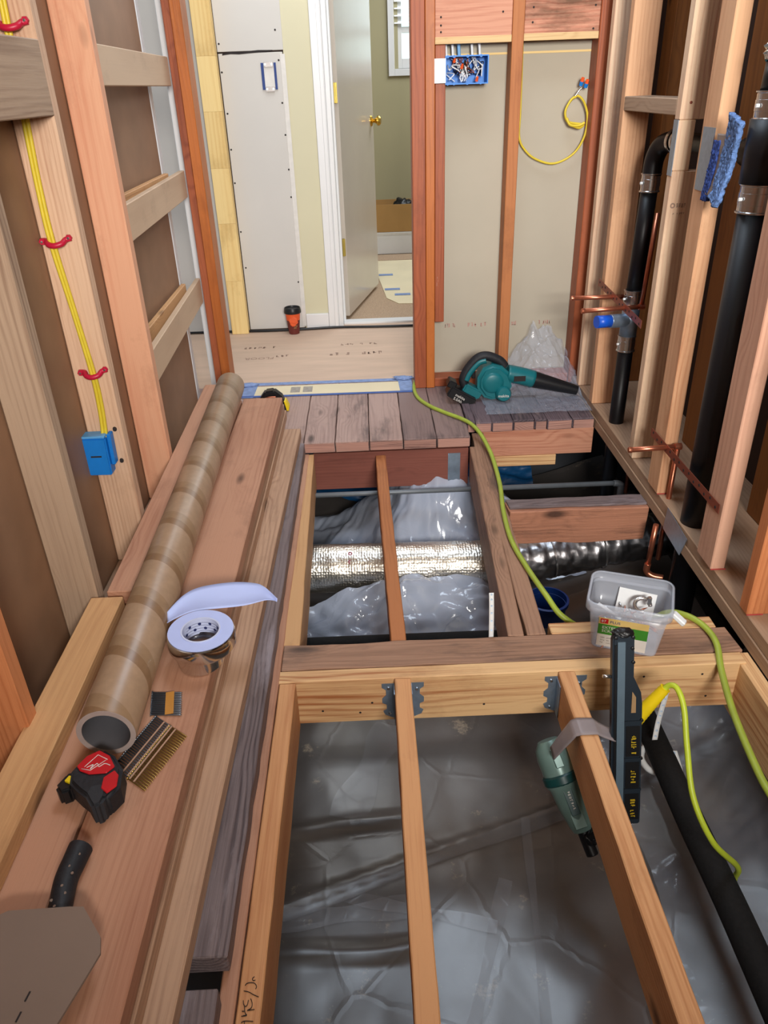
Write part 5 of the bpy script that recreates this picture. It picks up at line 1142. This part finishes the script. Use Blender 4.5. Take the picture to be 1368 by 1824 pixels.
# crumpled clear film heaps
def heap(x0, x1, y0, y1, zb, hgt, seed, cx, cy, sx, sy):
    def f(u, v):
        x = x0 + (x1 - x0) * u; y = y0 + (y1 - y0) * v
        g = math.exp(-((x - cx) / sx) ** 2 - ((y - cy) / sy) ** 2)
        z = max(ground_h(x, y) + 0.006, zb + hgt * g + 0.17 * crumple(x, y, seed, 2.2, 10) * (0.45 + g))
        return V((x, y, z))
    return f
f1 = sheet('plastic_sheet', 170, 120, heap(-0.85, 0.80, 2.42, 2.96, -0.50, 0.34, 3.3, 0.26, 2.70, 0.40, 0.32), m_film)
tag(f1, 'crumpled clear plastic sheet heaped behind the silver duct', 'plastic sheet')
f2 = sheet('plastic_sheet', 160, 70, heap(-0.85, 0.55, 1.86, 2.20, -0.48, 0.22, 7.1, 0.16, 2.17, 0.46, 0.17), m_film)
tag(f2, 'crumpled clear plastic sheet in front of the silver duct, below the floor opening', 'plastic sheet')
def fold3(u, v):
    x = 0.62 + 0.40 * u; y = 0.62 + 0.98 * v
    return V((x, y, max(ground_h(x, y) + .008, -0.46 + 0.34 * u ** 1.5 + 0.10 * crumple(x, y, 4, 2.4, 8))))
f3 = sheet('plastic_sheet', 70, 110, fold3, m_film2); tag(f3, 'thin clear plastic film draped at the lower right beside the black insulated pipe', 'plastic sheet')
cn1 = thing('conduit', 'thin grey conduit crossing the crawl space behind the floor opening', 'pipe', (0.3, 2.55, -0.13))
tube('conduit_run', [(-0.9, 2.56, -0.135), (0.905, 2.55, -0.130)], 0.0095, m_conduit, cn1, seg=14, smooth=False)
tube('conduit_elbow', [(0.905, 2.55, -0.130), (0.930, 2.55, -0.135), (0.935, 2.55, -0.16), (0.935, 2.55, -0.34)], 0.0120, m_conduit, cn1, seg=14)
tp1 = sheet('blue_tarp', 60, 40, lambda u, v: V((-0.5 + 1.2 * u, 2.98 + 0.30 * v, -0.40 + 0.20 * v + 0.06 * ridged((u * 1.2, v, 0), 3.2, 4) + .012 * ridged((u, v, 0), 14, 4))), m_tarp)
tag(tp1, 'dark blue tarp bunched at the back of the crawl space', 'tarp')
bk = thing('blue_bucket', 'dark blue bucket standing in the crawl space beside the double joist', 'bucket', (0.52, 1.80, -0.46))
lathe('bucket_body', [(0, -0.22), (0.052, -0.22), (0.060, 0.0), (0.064, 0.0), (0.064, -0.012), (0.058, -0.015)], (0.525, 1.935, -0.21), m_dblue, bk, seg=32)
lathe('bucket_rim', [(0.060, -0.010), (0.067, -0.008), (0.067, 0.004), (0.060, 0.006)], (0.525, 1.935, -0.21), m_dblue, bk, seg=32, closed=True)
# copper drop through the right bay
cdp = thing('copper_drop', 'copper pipe with an elbow dropping past the foil duct beside the right sill', 'pipe', (0.86, 2.0, -0.1))
tube('drop', [(0.868, 2.02, -0.002), (0.862, 2.02, -0.150)], 0.0085, m_copper, cdp, seg=14, smooth=False)
tube('drop_elbow', [(0.862, 2.02, -0.145), (0.862, 2.02, -0.175), (0.880, 2.01, -0.188), (0.91, 2.0, -0.19)], 0.0105, m_copper, cdp, seg=14)
# white perforated hanger straps
def pstrap(pts, w, name, label, nh=9):
    t = thing(name, label, 'strap', pts[0], 'white perforated hanger straps')
    P_ = smooth_path(pts, 6)
    def f(u, v):
        i = min(len(P_) - 1, int(round(u * (len(P_) - 1)))); return P_[i] + V((1, 0.0, 0)) * (v - .5) * w
    sheet('strap_band', len(P_) - 1, 2, f, m_white, t, thick=0.0016)
    for k in range(nh):
        p = P_[int((k + .5) / nh * (len(P_) - 1))]
        lathe('strap_hole', [(0, 0.0004), (w * .22, 0.0003), (w * .22, -.001)], p + V((0, -0.0015, 0.0010)), m_metal, t, seg=8, axis=(0, -0.7, 0.7))
    return t
pstrap([(0.276, 1.509, -0.13), (0.2755, 1.512, 0.0), (0.275, 1.520, 0.075), (0.2745, 1.53, 0.118)], 0.012, 'hanger_strap', 'white perforated strap standing upright at the near corner of the floor opening')
pstrap([(0.680, 1.367, -0.055), (0.679, 1.366, -0.10), (0.676, 1.366, -0.140), (0.671, 1.36, -0.18), (0.664, 1.345, -0.215)], 0.013, 'hanger_strap', 'white perforated strap hanging from the header behind the lime hose')
pstrap([(0.708, 1.33, -0.24), (0.720, 1.31, -0.28), (0.723, 1.30, -0.300)], 0.020, 'hanger_strap', 'short white perforated strap touching the right side of the insulated pipe', 4)
ch = tube('pipe_hook', [(0.672, 1.385, -0.270), (0.650, 1.370, -0.275), (0.640, 1.345, -0.280), (0.648, 1.318, -0.285), (0.668, 1.305, -0.288)], 0.008, m_white, None, seg=10)
tag(ch, 'white plastic pipe hook clasping the left side of the insulated pipe', 'pipe clip')
